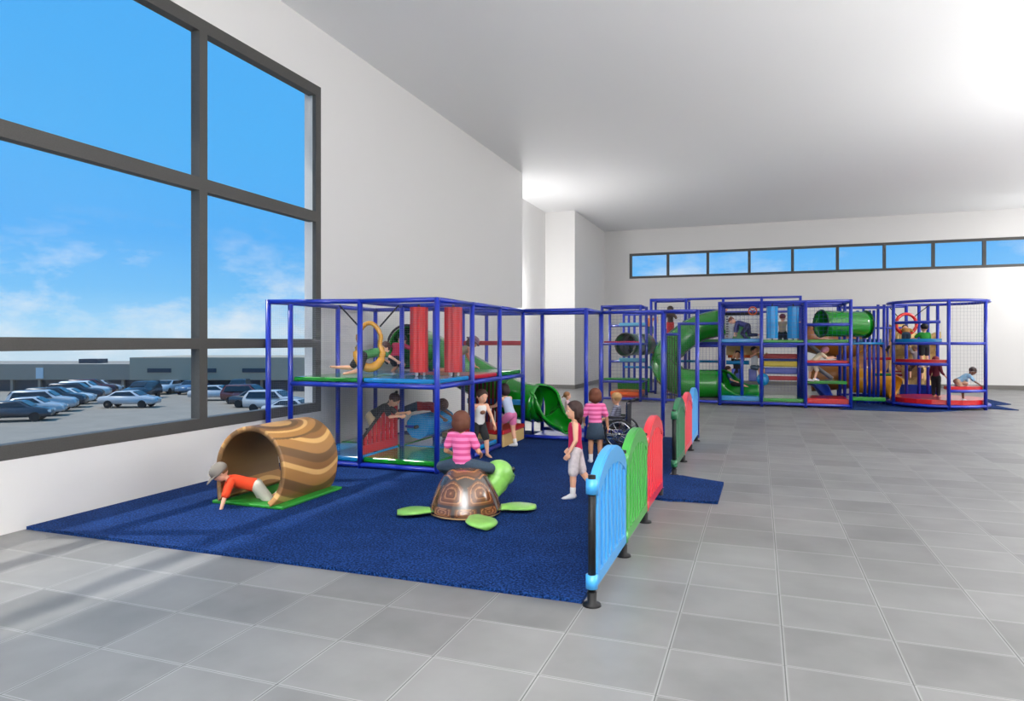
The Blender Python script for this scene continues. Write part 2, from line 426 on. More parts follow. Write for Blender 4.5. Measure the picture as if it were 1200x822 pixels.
def car_proto(kind, body_rgb, label):
    o = thing('car', label, 'car', (0,0,0)); o['_loc'] = (0,0,0)
    m = mat('car_paint_%d_%d_%d' % body_rgb, body_rgb, 0.25, coat=0.6); gl = mat('car_glass', (30,38,48), 0.08)
    if kind == 'sedan': prof = [(-2.2,0.35),(-2.25,0.75),(-2.1,0.95),(-1.45,1.0),(-0.85,1.38),(0.45,1.42),(1.15,1.0),(2.0,0.85),(2.25,0.6),(2.2,0.32)]
    else: prof = [(-2.25,0.4),(-2.3,1.0),(-2.15,1.35),(-1.9,1.68),(0.35,1.72),(1.05,1.2),(2.0,1.05),(2.3,0.8),(2.25,0.38)]
    bm = bmesh.new()
    def prism(bm, pts, w, top=None):
        L = []; R_ = []
        for x, z in pts:
            k = w if z < 1.02 else w-(z-1.02)*0.42
            L.append(bm.verts.new((x,-k,z))); R_.append(bm.verts.new((x,k,z)))
        n = len(pts)
        for i in range(n): bm.faces.new((L[i],L[(i+1)%n],R_[(i+1)%n],R_[i]))
        bm.faces.new(L[::-1]); bm.faces.new(R_)
    prism(bm, prof, 0.88); bmesh.ops.recalc_face_normals(bm, faces=bm.faces)
    bmesh.ops.bevel(bm, geom=bm.edges[:], offset=0.05, segments=2, affect='EDGES')
    mk('body', bm, m, o, True)
    bm = bmesh.new()
    if kind == 'sedan': wp = [(-1.25,1.02),(-0.75,1.33),(0.38,1.36),(0.92,1.02)]
    else: wp = [(-2.0,1.12),(-1.82,1.58),(0.28,1.62),(0.85,1.14)]
    prism(bm, wp, 0.893); bmesh.ops.recalc_face_normals(bm, faces=bm.faces); mk('side_windows', bm, gl, o)
    if kind == 'sedan': A = ((0.86,0,1.21), V((0.27,0,-0.165)), V((0.012,0,0.02))); C_ = ((-1.17,0,1.21), V((0.24,0,0.15)), V((-0.012,0,0.02)))
    else: A = ((0.75,0,1.45), V((0.26,0,-0.19)), V((0.012,0,0.02))); C_ = ((-2.06,0,1.5), V((0.1,0,0.14)), V((-0.02,0,0.012)))
    mk('windscreen', obox(bmesh.new(), A[0], A[1], V((0,0.68,0)), A[2]), gl, o)
    mk('rear_window', obox(bmesh.new(), C_[0], C_[1], V((0,0.66,0)), C_[2]), gl, o)
    for y in (-0.8,0.45): mk('headlight', B((2.15,y,0.62),(2.27,y+0.35,0.76)), mat('headlamp',(225,228,230),0.1), o)
    for x in (-1.35,1.4):
        for y in (-0.8,0.8):
            t = mk('wheel', tube(bmesh.new(), (x,y-0.11,0.33),(x,y+0.11,0.33),0.33,16), BLACK, o, False)
    return o
def cars():
    P = {}
    cols = {'silver':(176,182,190),'white':(214,218,222),'dark':(46,52,64),'blue':(86,112,140),'maroon':(84,40,44)}
    # px, distance, kind, colour, heading (deg), label
    L = []
    RW = [('sedan','dark','dark saloon car cut by the left edge of the window, nearest in the parking lot'),
          ('sedan','silver','silver saloon car second nearest in the left row of the parking lot'),
          ('suv','silver','silver estate car third in the left row of the parking lot'),
          ('suv','dark','dark van fourth in the left row, just beyond the silver estate car'),
          ('sedan','white','white saloon car fifth in the left row, between dark vans'),
          ('suv','dark','dark van sixth in the left row of parked cars'),
          ('suv','white','white van seventh in the left row of parked cars'),
          ('suv','maroon','maroon van eighth in the left row of parked cars'),
          ('sedan','silver','silver saloon car at the far end of the left row')]
    for i, (kd, cl, lb) in enumerate(RW):
        t = i/8.0; d = 47.5+t*25.5; lat = -34.6-t*9.6
        L.append((600+lat/d*800, d, kd, cl, 20, lb))
    L += [(152,57.5,'sedan','silver',3,'silver saloon car parked broadside in the middle of the lot'),
          (167,66,'suv','dark',-88,'dark van seen nose-on just right of the broadside silver saloon'),
          (197,73.2,'sedan','silver',-90,'pale saloon car seen head-on by the building, left one of two'),
          (226,73,'sedan','blue',-90,'blue-grey saloon car seen head-on by the building, right one of two'),
          (252,64.5,'sedan','silver',3,'silver saloon car seen just right of the thick window mullion'),
          (280,69.5,'suv','dark',-80,'dark van seen through the right window pane, farthest there'),
          (292,61,'suv','maroon',-8,'maroon van seen through the right window pane'),
          (303,57.6,'sedan','dark',-8,'dark saloon car seen left of the corner post of the play frame'),
          (322,54,'suv','silver',-8,'silver estate car seen behind the leftmost post of the play frame'),
          (346,49,'sedan','silver',-12,'pale saloon car at the right edge of the window behind the netting')]
    for px, d, kd, cl, h, lb in L:
        if (kd,cl) not in P:
            r = car_proto(kd, cols[cl], lb); P[(kd,cl)] = r
        else:
            r = dup(P[(kd,cl)], label=lb)
        r.location = W(px, d, ZG); r.rotation_euler = (0,0,math.radians(h)+math.atan(TA)+(0)); r['group'] = 'cars in the parking lot'
    for k in list(P.values()):
        if '_loc' in k: del k['_loc']
    for ob in COL.objects:
        if '_loc' in ob: del ob['_loc']
cars()
# ================================================================= MATS
def mat_material():
    m = bpy.data.materials.new('blue_rubber_crumb'); m.use_nodes = True; nt = m.node_tree; b = nt.nodes['Principled BSDF']
    g = nt.nodes.new('ShaderNodeNewGeometry'); n = nt.nodes.new('ShaderNodeTexNoise'); n.inputs['Scale'].default_value = 62; n.inputs['Detail'].default_value = 3
    nt.links.new(g.outputs['Position'], n.inputs['Vector'])
    n2 = nt.nodes.new('ShaderNodeTexNoise'); n2.inputs['Scale'].default_value = 3; nt.links.new(g.outputs['Position'], n2.inputs['Vector'])
    r = nt.nodes.new('ShaderNodeValToRGB'); e = r.color_ramp.elements
    e[0].position = 0.36; e[0].color = (*s2l((9,24,58)),1); e[1].position = 0.66; e[1].color = (*s2l((34,70,134)),1)
    e2 = r.color_ramp.elements.new(0.5); e2.color = (*s2l((19,45,94)),1)
    nt.links.new(nmath(nt,'ADD',n.outputs['Fac'],nmath(nt,'MULTIPLY',nmath(nt,'SUBTRACT',n2.outputs['Fac'],0.5),0.12)), r.inputs['Fac'])
    nt.links.new(r.outputs['Color'], b.inputs['Base Color']); b.inputs['Roughness'].default_value = 0.95; b.inputs['Specular IOR Level'].default_value = 0.1
    return m
MATM = mat_material()
def slab(pts, z0, z1):
    bm = bmesh.new(); bot = [bm.verts.new((x,y,z0)) for x,y in pts]; top = [bm.verts.new((x,y,z1)) for x,y in pts]; n = len(pts)
    bm.faces.new(bot[::-1]); bm.faces.new(top)
    for i in range(n): bm.faces.new((bot[i],bot[(i+1)%n],top[(i+1)%n],top[i]))
    bmesh.ops.recalc_face_normals(bm, faces=bm.faces)
    return bm
MT = 0.03
FX = -1.05
ME = FX-0.068
pts = [(-6.46,4.47),(ME,4.47),(ME,7.70),(-0.93,7.66),(-0.80,7.70),(-0.42,7.71),(-0.41,8.82),(-0.80,9.0),(-0.93,9.08),(ME,9.05),(ME,12.64),(-6.46,12.64)]
tag(mk('rubber_mat', slab(pts,0,MT), MATM, loc=(-3.7,8.6,0)), 'large blue speckled rubber mat under the near play frame and turtle', 'mat')

# ================================================================= NEAR PLAY FRAME
PR = 0.037
def post(root, x, y, top=2.318, r=PR, z0=MT):
    mk('post', tube(bmesh.new(), (x,y,z0),(x,y,top+r*0.8), r, 14), BLUE, root, True)
def rail(root, a, b, r=PR*0.92, m=None):
    mk('rail', tube(bmesh.new(), a, b, r, 12), m or BLUE, root, True)
def pad(root, x0, x1, y0, y1, z0, z1, m, name='deck_pad'):
    return mk(name, B((x0,y0,z0),(x1,y1,z1),0.02), m, root)
def net(root, p, u, v, **k):
    mk('net_panel', wires(bmesh.new(), p, u, v, **k), k.pop('m', None) or NETM, root) if False else mk('net_panel', wires(bmesh.new(), p, u, v, **k), NETM, root)
F1 = thing('soft_play_frame', 'two-level play frame of blue posts and nets nearest the big window', 'play frame', (-5.1,9.3,MT))
X = [-6.3,-5.15,-3.98,-2.82]; Y = [8.1,9.27,10.4,11.57,12.73]; ZT = 2.318; ZM = 1.165; ZB = 0.075
AX, AY = -6.415, 7.77
for x, y in [(AX,AY),(X[0],Y[0]),(X[0],Y[1]),(X[0],Y[2]),(X[1],Y[0]),(X[1],Y[1]),(X[1],Y[2]),(X[1],Y[3]),(X[1],Y[4]),(X[2],Y[0]),(X[2],Y[1]),(X[2],Y[2]),(X[2],Y[3]),(X[2],Y[4])]:
    post(F1, x, y)
def R1(a, b, z): rail(F1, (*a, z), (*b, z))
for z in (ZT,):
    R1((AX,AY),(X[1],Y[0]),z); R1((X[1],Y[0]),(X[2],Y[0]),z)
    R1((AX,AY),(X[0],Y[0]),z)
    for k in range(2): R1((X[0],Y[k]),(X[0],Y[k+1]),z); R1((X[1],Y[k]),(X[1],Y[k+1]),z)
    for k in range(4): R1((X[2],Y[k]),(X[2],Y[k+1]),z)
    for k in (2,3): R1((X[1],Y[k]),(X[1],Y[k+1]),z)
    R1((X[0],Y[2]),(X[1],Y[2]),z); R1((X[1],Y[2]),(X[2],Y[2]),z); R1((X[1],Y[1]),(X[2],Y[1]),z); R1((X[1],Y[3]),(X[2],Y[3]),z); R1((X[1],Y[4]),(X[2],Y[4]),z)
for z in (ZM, ZB):
    R1((X[0],Y[0]),(X[1],Y[0]),z); R1((X[1],Y[0]),(X[2],Y[0]),z)
    for k in range(2): R1((X[0],Y[k]),(X[0],Y[k+1]),z)
    for k in range(3 if z == ZM else 2): R1((X[2],Y[k]),(X[2],Y[k+1]),z)
    R1((X[1],Y[2]),(X[2],Y[2]),z)
R1((X[0],Y[2]),(X[1],Y[2]),ZM); R1((X[1],Y[1]),(X[2],Y[1]),ZM); R1((X[1],Y[3]),(X[2],Y[3]),ZM); R1((X[1],Y[0]),(X[1],Y[1]),ZM)
mk('padded_bar', B((X[1]-0.15,Y[3]-0.03,1.70),(X[2]-0.03,Y[3]+0.03,1.78),0.015), DRED, F1)
g = 0.03
pad(F1, X[0]+g,X[1]-g,Y[0]+g,Y[1]-g,ZM+0.035,ZM+0.10,GREEN); pad(F1, X[1]+g,X[2]-g,Y[0]+g,Y[1]-g,ZM+0.035,ZM+0.10,CYAN)
pad(F1, X[0]+g,X[1]-g,Y[1]+g,Y[2]-g,ZM+0.035,ZM+0.10,CYAN); pad(F1, X[1]+g,X[2]-g,Y[1]+g,Y[2]-g,ZM+0.035,ZM+0.10,RED)
pad(F1, X[1]+g,X[2]-g,Y[2]+g,Y[3]-g,ZM+0.035,ZM+0.10,GREEN)
pad(F1, X[0]+g,X[1]-g,Y[0]+g,Y[1]-g,ZB+0.03,ZB+0.10,CYAN); pad(F1, X[1]+g,X[2]-g,Y[0]+g,Y[1]-g,ZB+0.03,ZB+0.10,GREEN)
pad(F1, X[0]+g,X[1]-g,Y[1]+g,Y[2]-g,ZB+0.03,ZB+0.10,GREEN); pad(F1, X[1]+g,X[2]-g,Y[1]+g,Y[2]-g,ZB+0.03,ZB+0.10,CYAN)
# nets: left side, rear, front and right
for k in range(2):
    net(F1, (X[0],Y[k]+0.03,ZB+0.04),(0,Y[k+1]-Y[k]-0.06,0),(0,0,ZM-ZB-0.08)); net(F1, (X[0],Y[k]+0.03,ZM+0.04),(0,Y[k+1]-Y[k]-0.06,0),(0,0,ZT-ZM-0.08))
net(F1, (AX,AY+0.03,MT+0.05),(X[0]-AX,Y[0]-AY-0.06,0),(0,0,ZT-MT-0.1))
net(F1, (X[0]+0.03,Y[0],ZM+0.12),(X[1]-X[0]-0.06,0,0),(0,0,ZT-ZM-0.16)); net(F1, (X[1]+0.03,Y[0],ZM+0.12),(X[2]-X[1]-0.06,0,0),(0,0,ZT-ZM-0.16))
net(F1, (X[0]+0.03,Y[0],ZB+0.12),(X[1]-X[0]-0.06,0,0),(0,0,ZM-ZB-0.16)); net(F1, (X[1]+0.03,Y[0],ZB+0.12),(X[2]-X[1]-0.06,0,0),(0,0,ZM-ZB-0.16))
net(F1, (X[0]+0.03,Y[2],ZB+0.04),(X[1]-X[0]-0.06,0,0),(0,0,ZM-ZB-0.08))
for k in range(3): net(F1, (X[2],Y[k]+0.03,ZM+0.12),(0,Y[k+1]-Y[k]-0.06,0),(0,0,ZT-ZM-0.16))
net(F1, (X[2],Y[0]+0.03,ZB+0.12),(0,Y[1]-Y[0]-0.06,0),(0,0,ZM-ZB-0.16))
net(F1, (X[1]+0.03,Y[4],MT+0.05),(X[2]-X[1]-0.06,0,0),(0,0,ZT-MT-0.1))
net(F1, (X[1],Y[2]+0.03,ZM+0.12),(0,Y[3]-Y[2]-0.06,0),(0,0,ZT-ZM-0.16))

# entrance arch bay joined at the right rear
F2 = thing('net_enclosure', 'open blue-post bay with nets around the green slide exit', 'play frame', (-2.4,12.1,MT))
for x, y in [(X[3],Y[3]),(X[3],Y[4]),(-1.66,Y[4]),(FX,Y[4])]: post(F2, x, y)
def R2(a, b, z): rail(F2, (*a, z), (*b, z))
R2((X[2]+PR,Y[3]),(X[3],Y[3]),ZT); R2((X[3],Y[3]),(X[3],Y[4]),ZT); R2((X[2]+PR,Y[4]),(X[3],Y[4]),ZT); R2((X[3],Y[4]),(-1.66,Y[4]),ZT); R2((-1.66,Y[4]),(FX,Y[4]),ZT)
R2((X[2]+PR,Y[3]),(X[3],Y[3]),ZB); R2((X[2]+PR,Y[4]),(X[3],Y[4]),ZB); R2((X[3],Y[4]),(-1.66,Y[4]),ZB)
net(F2, (X[2]+0.04,Y[4],MT+0.05),(X[3]-X[2]-0.08,0,0),(0,0,ZT-MT-0.1)); net(F2, (X[3]+0.04,Y[4],MT+0.05),(-1.66-X[3]-0.08,0,0),(0,0,ZT-MT-0.1)); net(F2, (-1.62,Y[4],MT+0.05),(-1.66+2.23,0,0) if False else (FX+1.62-0.04,0,0),(0,0,ZT-MT-0.1))
net(F2, (X[3],Y[3]+0.04,MT+0.05),(0,Y[4]-Y[3]-0.08,0),(0,0,ZT-MT-0.1))

# climbing ramps with slatted red sides
def slat_side(root, p0, p1, zb, ztop0, ztop1, n, base=0.12):
    """red slatted side panel standing in the vertical plane p0-p1, top edge rising from ztop0 to ztop1"""
    p0, p1 = V((*p0,0)), V((*p1,0)); u = (p1-p0); nrm = V((-u.y,u.x,0)).normalized()*0.015
    w = u.length/(n*2-1)
    un = u.normalized()
    for i in range(n):
        s = (i*2+0.5)*w; zt = ztop0+(ztop1-ztop0)*s/u.length
        if zt-zb < base+0.05: continue
        c = p0+un*s; mk('slat', obox(bmesh.new(), c+V((0,0,(zb+base+zt)/2)), un*w*0.5, nrm, V((0,0,(zt-zb-base)/2))), RED, root)
    c = (p0+p1)/2
    zb1 = zb
    mk('base_board', obox(bmesh.new(), c+V((0,0,zb1+base/2)), u/2, nrm*1.3, V((0,0,base/2)), 0.008), RED, root)
    mk('edge_tube', tube(bmesh.new(), p0+V((0,0,ztop0+0.02)), p1+V((0,0,ztop1+0.02)), 0.022, 10), STRAP, root, True)
    mid0 = zb+(ztop0-zb)*0.5; mid1 = zb+(ztop1-zb)*0.5
RP = thing('climbing_ramp', 'climbing ramp with red slatted side in the lower left of the near play frame', 'ramp', (-5.5,8.7,ZB+0.1))
slat_side(RP, (X[1]-0.06,Y[0]+0.07), (X[1]-0.06,Y[1]-0.05), ZB+0.11, 0.34, 0.98, 9)
mk('foot_shelf', B((-5.58,8.92,0.43),(-5.24,9.20,0.46),0.01), BLACK, RP)
RP2 = thing('slatted_barrier', 'red barrier with dark slats standing at the back of the near play frame', 'barrier', (-4.75,11.3,MT))
sl = [V((-5.02+0.078*i,11.565,0)) for i in range(8)]
for i, c in enumerate(sl): mk('slat', obox(bmesh.new(), c+V((0,0,0.66)), V((0.02,0,0)), V((0,0.015,0)), V((0,0,0.42))), mat('dark_red_slat',(96,14,24),0.4), RP2)
mk('base_board', B((-5.06,11.535,MT),(-4.44,11.595,0.26),0.01), DRED, RP2); mk('edge_tube', tube(bmesh.new(), (-5.06,11.565,1.09),(-4.44,11.565,1.09),0.025,10), STRAP, RP2, True)

# big roller, step block
o = thing('foam_roller', 'glossy blue horizontal roller under the upper deck of the near play frame', 'roller', (-4.93,9.75,0.28))
def fluted(c0, c1, r, n=30, lobes=10, amp=0.02, secs=8):
    c0, c1 = V(c0), V(c1); a, b = frame_of(c1-c0); bm = bmesh.new(); rings = []
    for k in range(secs+1):
        e = 1.0
        c = c0+(c1-c0)*k/secs
        rings.append([bm.verts.new(c+(a*math.cos(2*PI*i/n)+b*math.sin(2*PI*i/n))*r*e*(1+amp*math.cos(lobes*2*PI*i/n))) for i in range(n)])
    for r0, r1 in zip(rings, rings[1:]):
        for i in range(n): bm.faces.new((r0[i], r0[(i+1)%n], r1[(i+1)%n], r1[i]))
    bm.faces.new([bm.verts.new(v.co) for v in rings[0]][::-1]); bm.faces.new([bm.verts.new(v.co) for v in rings[-1]])
    return bm
mk('roller_body', fluted((-4.93,9.36,0.46),(-4.93,10.31,0.46),0.19,40,9,0.03), CYAN, o, True)
mk('axle', tube(bmesh.new(), (-4.93,9.28,0.46),(-4.93,10.42,0.46),0.025,10), BLACK, o, True)
for y in (9.33,10.35): mk('bracket', tube(bmesh.new(), (-5.12,y,0.46),(-4.93,y,0.46),0.02,10), BLUE, o, True)
o = thing('step_block', 'padded step block with red top and tan sides beside the mat', 'step', (-4.5,10.98,MT))
mk('block_body', B((-5.05,10.46,MT),(-3.93,11.5,0.235),0.02), TAN, o); mk('top_pad', B((-5.06,10.45,0.237),(-3.92,11.51,0.31),0.02), RED, o)

# hanging red rollers
for i, (px, lab) in enumerate(((491,'glossy red hanging roller, left of the pair on the upper deck'),(531,'glossy red hanging roller, right of the pair beside the corner post'))):
    p = W(px, 9.85, 0); o = thing('hanging_roller', lab, 'roller', (p.x,p.y,1.28), 'red hanging rollers on the upper deck')
    mk('roller_body', fluted((p.x,p.y,1.325),(p.x,p.y,2.26),0.125,54,9,0.05), RED, o, True)
    mk('spindle', tube(bmesh.new(), (p.x,p.y,1.268),(p.x,p.y,2.30),0.02,8), BLACKM, o, True)
    for k, a in enumerate((0.6,2.7,4.8)):
        q = V((p.x+0.075*math.cos(a), p.y+0.075*math.sin(a), 1.287)); mk('foot_knob', cap(bmesh.new(), q, 0.018, q+V((0,0,0.03)), 0.018, 10), WHITE, o, True)

# amber ring swing on two straps
sc0 = Q(433,405,9.9)
o = thing('ring_swing', 'amber guitar-shaped ring seat hung on black straps over the upper deck', 'swing', (sc0.x,sc0.y,1.36))
rr = Matrix.Rotation(0.35,3,'Z') @ V((1,0,0))
pl = []
for i in range(40):
    a = 2*PI*i/40; z = math.cos(a); x = math.sin(a)
    w = 0.20+0.03*(-z) - 0.05*math.exp(-((z-0.05)/0.25)**2)
    pl.append(sc0+rr*(w*x)+V((0,0,0.325*z)))
bm = bmesh.new(); rad = [0.034 + 0.034*max(0,-math.cos(2*PI*i/40)) for i in range(40)]
sweep(bm, pl, rad, 10, closed=True); mk('ring', bm, AMBER, o, True)
for (q, t) in ((sc0+rr*-0.15+V((0,0,0.27)), Q(398,361,9.9)), (sc0+rr*0.15+V((0,0,0.27)), Q(467,361,9.9))):
    mk('strap', tube(bmesh.new(), q, (t.x,t.y,2.29), 0.012, 8), STRAP, o, True)
mk('handle_peg', tube(bmesh.new(), sc0+rr*0.17+V((0,0,-0.2)), sc0+rr*0.27+V((0,0,-0.27)), 0.014, 8), BLACKM, o, True)

# green tube slide leaving the upper deck, curving down behind and opening as a chute
pth = smooth_path([(-5.80,10.62,1.68),(-5.80,11.25,1.62),(-5.52,11.85,1.36),(-4.95,12.15,0.98),(-4.4,12.2,0.70),(-3.92,12.2,0.60)],7)
o = thing('tube_slide', 'green plastic tube slide curving down from the upper deck to the mat', 'slide', (-4.9,12.1,MT))
mk('tube', half_pipe(pth, 0.36, 0.02, lambda i,N: 0.0, 32), GPLAS, o, True)
mk('entry_flange', ring_bm((-5.80,10.60,1.68),(0,1,0),0.375,0.022,36,8), BLACK, o, True)
for k, cx in enumerate((14, 26)):
    p = pth[cx]; t = (pth[cx+1]-pth[cx-1]); mk('joint_flange', ring_bm(p, t, 0.367, 0.018, 36, 8), GPLAS, o, True)
cp = smooth_path([(-3.92,12.2,0.60),(-3.76,12.17,0.62),(-3.60,12.05,0.50),(-3.43,11.92,0.36),(-3.18,11.76,0.275)],7)
CUP = V((0.15,-0.45,0.9))
def opn(i, N):
    t = i/(N-1); return 0.06+1.5*min(1,(t*1.6))**0.75
mk('chute', half_pipe(cp, lambda i,N: 0.36+0.05*math.sin(PI*min(1,i/(N-1)*2.5)) - 0.19*(i/(N-1))**0.7, 0.028, opn, 32, CUP), GPLAS, o, True)
# rolled rim of the hood and the chute edges
def rim_pts(side):
    out = []; N = len(cp)
    for i, p in enumerate(cp):
        t = (cp[min(i+1,N-1)]-cp[max(i-1,0)]).normalized(); a = t.cross(CUP).normalized(); b = a.cross(t).normalized()
        r = 0.36+0.05*math.sin(PI*min(1,i/(N-1)*2.5)) - 0.19*(i/(N-1))**0.7 - 0.014
        ang = PI/2+side*opn(i,N); out.append(p+a*r*math.cos(ang)+b*r*math.sin(ang))
    return out
l, r_ = rim_pts(1), rim_pts(-1)
mk('rolled_rim', sweep(bmesh.new(), r_[::-1]+l, 0.027, 10), GPLAS, o, True)
for x in (-4.9,-4.0): mk('support_leg', tube(bmesh.new(), (x,12.2,MT),(x,12.2,0.45 if x < -4.5 else 0.3),0.025,10), BLUE, o, True)
tag(mk('foam_bar', B((-5.09,11.61,0.62),(-4.03,11.67,0.72),0.015), CYAN, loc=(-4.5,11.68,0.6)), 'long cyan padded beam running in front of the green slide tube', 'beam')
tag(mk('landing_pad', B((X[2]+0.08,Y[3]+0.08,MT),(X[3]-0.06,Y[4]-0.08,MT+0.03),0.012), DBLUE, loc=(-3.4,12.1,MT)), 'thin blue landing pad under the green slide exit', 'pad')

# ================================================================= HOLLOW LOG
def attr_mesh(name, bm, m, parent, colf, smooth=True, loc=None):
    lay = bm.verts.layers.float_color.new('Col')
    for v in bm.verts:
        c = s2l(colf(v.co)); v[lay] = (*c, 1)
    return mk(name, bm, m, parent, smooth, loc)
LOGM = mat('painted_log', (150,108,60), 0.5, attr='Col'); SHELLM = mat('painted_shell', (120,70,40), 0.14, coat=0.8, attr='Col')
LX, LY0, LY1, LZ, LR = -5.07, 5.86, 6.80, 0.415, 0.45
o = thing('hollow_log', 'hollow play log painted with wood-grain bands on a green base', 'play log', (LX,6.33,MT))
mk('base_plate', B((-5.52,5.79,MT),(-4.60,6.86,MT+0.035),0.012), mat('matt_green_board',(28,128,36),0.55), o)
def log_shell():
    bm = bmesh.new(); nL, nA = 120, 330; A0 = math.radians(-141); A1 = math.radians(141)
    def P(k, j, inner):
        a = A0+(A1-A0)*k/nA; y = LY0+(LY1-LY0)*j/nL
        r = LR*(1+0.012*math.sin(3*a+0.5)) ; th = 0.055
        fl = 0.085*max(0,(abs(a)-math.radians(100))/math.radians(41))**1.6
        if inner: r -= th
        # the near lip sweeps outwards
        yy = y-(fl*1.2 if j < nL/2 else 0)*(1-2*j/nL)
        return V((LX+(r+fl)*math.sin(a), yy, LZ+r*math.cos(a)))
    G_ = [[[bm.verts.new(P(k,j,s)) for k in range(nA+1)] for j in range(nL+1)] for s in (0,1)]
    for j in range(nL):
        for k in range(nA):
            bm.faces.new((G_[0][j][k],G_[0][j][k+1],G_[0][j+1][k+1],G_[0][j+1][k])); bm.faces.new((G_[1][j][k],G_[1][j+1][k],G_[1][j+1][k+1],G_[1][j][k+1]))
        bm.faces.new((G_[0][j][0],G_[0][j+1][0],G_[1][j+1][0],G_[1][j][0])); bm.faces.new((G_[0][j][nA],G_[1][j][nA],G_[1][j+1][nA],G_[0][j+1][nA]))
    for j in (0,nL):
        for k in range(nA): bm.faces.new((G_[0][j][k],G_[1][j][k],G_[1][j][k+1],G_[0][j][k+1]))
    bmesh.ops.recalc_face_normals(bm, faces=bm.faces)
    return bm
def logcol(c):
    dx, dz = c.x-LX, c.z-LZ; rad = math.hypot(dx,dz); a = math.atan2(dx,dz); y = (c.y-LY0)/(LY1-LY0)
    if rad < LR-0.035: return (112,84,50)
    # flowing bands: an eye on the crown, waves down the side
    e = math.hypot((a-0.15)*0.9, (y-0.38)*0.95*(1 if y > 0.38 else 0.75))
    wave = a*1.0 - 0.62*math.sin(2.4*y+0.3) + 0.12*math.sin(5*y)
    k = e*2.6 if e < 0.62 else wave*1.25+0.55
    f = k % 1.0
    if e < 0.20: return (204,156,92)
    st = [(0.0,(212,168,104)),(0.16,(166,120,66)),(0.50,(108,78,44)),(0.78,(140,98,54)),(1.0,(212,168,104))]
    for (p0,c0),(p1,c1) in zip(st, st[1:]):
        if f < p1:
            w = min(1,max(0,(f-(p1-0.025))/0.025)); return tuple(c0[q]*(1-w)+c1[q]*w for q in range(3))
    return st[0][1]
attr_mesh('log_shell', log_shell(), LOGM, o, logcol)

# ================================================================= TURTLE
TC = V((-2.79,6.33,MT)); TH = math.atan2(0.45,0.9)   # heading: from +Y towards +X
TF = V((math.sin(TH),math.cos(TH),0)); TR_ = V((math.cos(TH),-math.sin(TH),0))
o = thing('turtle_seat', 'glossy ride-on turtle with brown patterned shell and green flippers', 'play turtle', TC)
def tur(a, b, z): return TC+TR_*a+TF*b+V((0,0,z))
prof = [(0.36,0.02),(0.366,0.06),(0.355,0.10),(0.325,0.18),(0.285,0.27),(0.24,0.35),(0.205,0.40),(0.16,0.44),(0.10,0.462),(0.02,0.468)]
def shell_r(z):
    for (r0,z0),(r1,z1) in zip(prof, prof[1:]):
        if z <= z1: return r0+(r1-r0)*(z-z0)/(z1-z0)
    return 0.02
def shell():
    bm = bmesh.new(); n = 240; rows = []
    pp = smooth_path([V((r,0,z)) for r,z in prof], 9)
    for p in pp: rows.append([bm.verts.new(TC+V((p.x*math.cos(2*PI*i/n), p.x*math.sin(2*PI*i/n), p.z))) for i in range(n)])
    for r0, r1 in zip(rows, rows[1:]):
        for i in range(n): bm.faces.new((r0[i], r0[(i+1)%n], r1[(i+1)%n], r1[i]))
    bm.faces.new(rows[0][::-1]); bm.faces.new(rows[-1])
    return bm
def shellcol(c):
    dx, dy, z = c.x-TC.x, c.y-TC.y, c.z-TC.z
    th = math.atan2(dx, -dy)      # 0 faces the camera side
    seam, dk, br, og = (66,56,48), (84,52,34), (108,68,42), (160,108,66)
    if z < 0.035: return (190,160,110)
    def rings(u, v, asp, seamw):
        # u,v in -1..1 inside the scute
        d = max(abs(u), abs(v)); q = (abs(u)**4+abs(v)**4)**0.25
        if d > 1-seamw: return seam
        f = (q*3.1) % 1.0
        return og if f < 0.28 else (br if f < 0.78 else dk)
    r = math.hypot(dx,dy)
    if z < 0.128:
        n = 9; t = ((th-0.415)/(2*PI)*n+0.5) % 1.0; return rings(t*2-1, (z-0.035)/0.093*2-1, 1, 0.14)
    ztop = 0.355+0.03*math.cos((th-0.415)*6+PI)
    if z < ztop:
        n = 6; t = ((th-0.415)/(2*PI)*n) % 1.0; v = (z-0.128)/(ztop-0.128)*2-1; return rings((t*2-1), v, 1, 0.15)
    q = (r/0.235)*(1+0.05*math.cos(6*(th-0.415))); 
    if q > 0.93: return seam
    f = (q*3.4) % 1.0
    return og if f < 0.28 else (br if f < 0.78 else dk)
attr_mesh('shell', shell(), SHELLM, o, shellcol)
LG = mat('light_green_skin', (134,196,92), 0.35, coat=0.5, noise=0.14, nscale=9)
# head reaching forwards and up
bm = bmesh.new()
HC = tur(0.0,0.45,0.335)
ell(bm, HC, 0.155,0.165,0.150, TR_, TF, V((0,0,1)), 24, 15)
cap(bm, tur(0.0,0.26,0.17), 0.135, tur(0.0,0.40,0.27), 0.15, 24)
ell(bm, HC+TF*0.09+V((0,0,-0.035)), 0.115,0.10,0.095, TR_, TF, V((0,0,1)), 20, 13)
h = mk('head', bm, LG, o, True)
rm = h.modifiers.new('union','REMESH'); rm.mode = 'VOXEL'; rm.voxel_size = 0.009; rm.use_smooth_shade = True; sm_ = h.modifiers.new('soften','SMOOTH'); sm_.iterations = 6
for s in (-1,1):
    e = mk('eye', ell(bmesh.new(), HC+TR_*(s*0.112)+TF*0.105+V((0,0,0.045)), 0.022,0.026,0.034), mat('turtle_eye',(24,40,24),0.1,coat=0.8), o, True)
mk('mouth', sweep(bmesh.new(), [HC+TR_*(0.117*math.cos(a))+TF*(0.09+0.1*math.sin(a))+V((0,0,-0.04+0.02*abs(math.cos(a)))) for a in [PI*i/12 for i in range(13)]], 0.006, 8), mat('turtle_mouth',(78,120,52),0.5), o, True)
LGS = LG
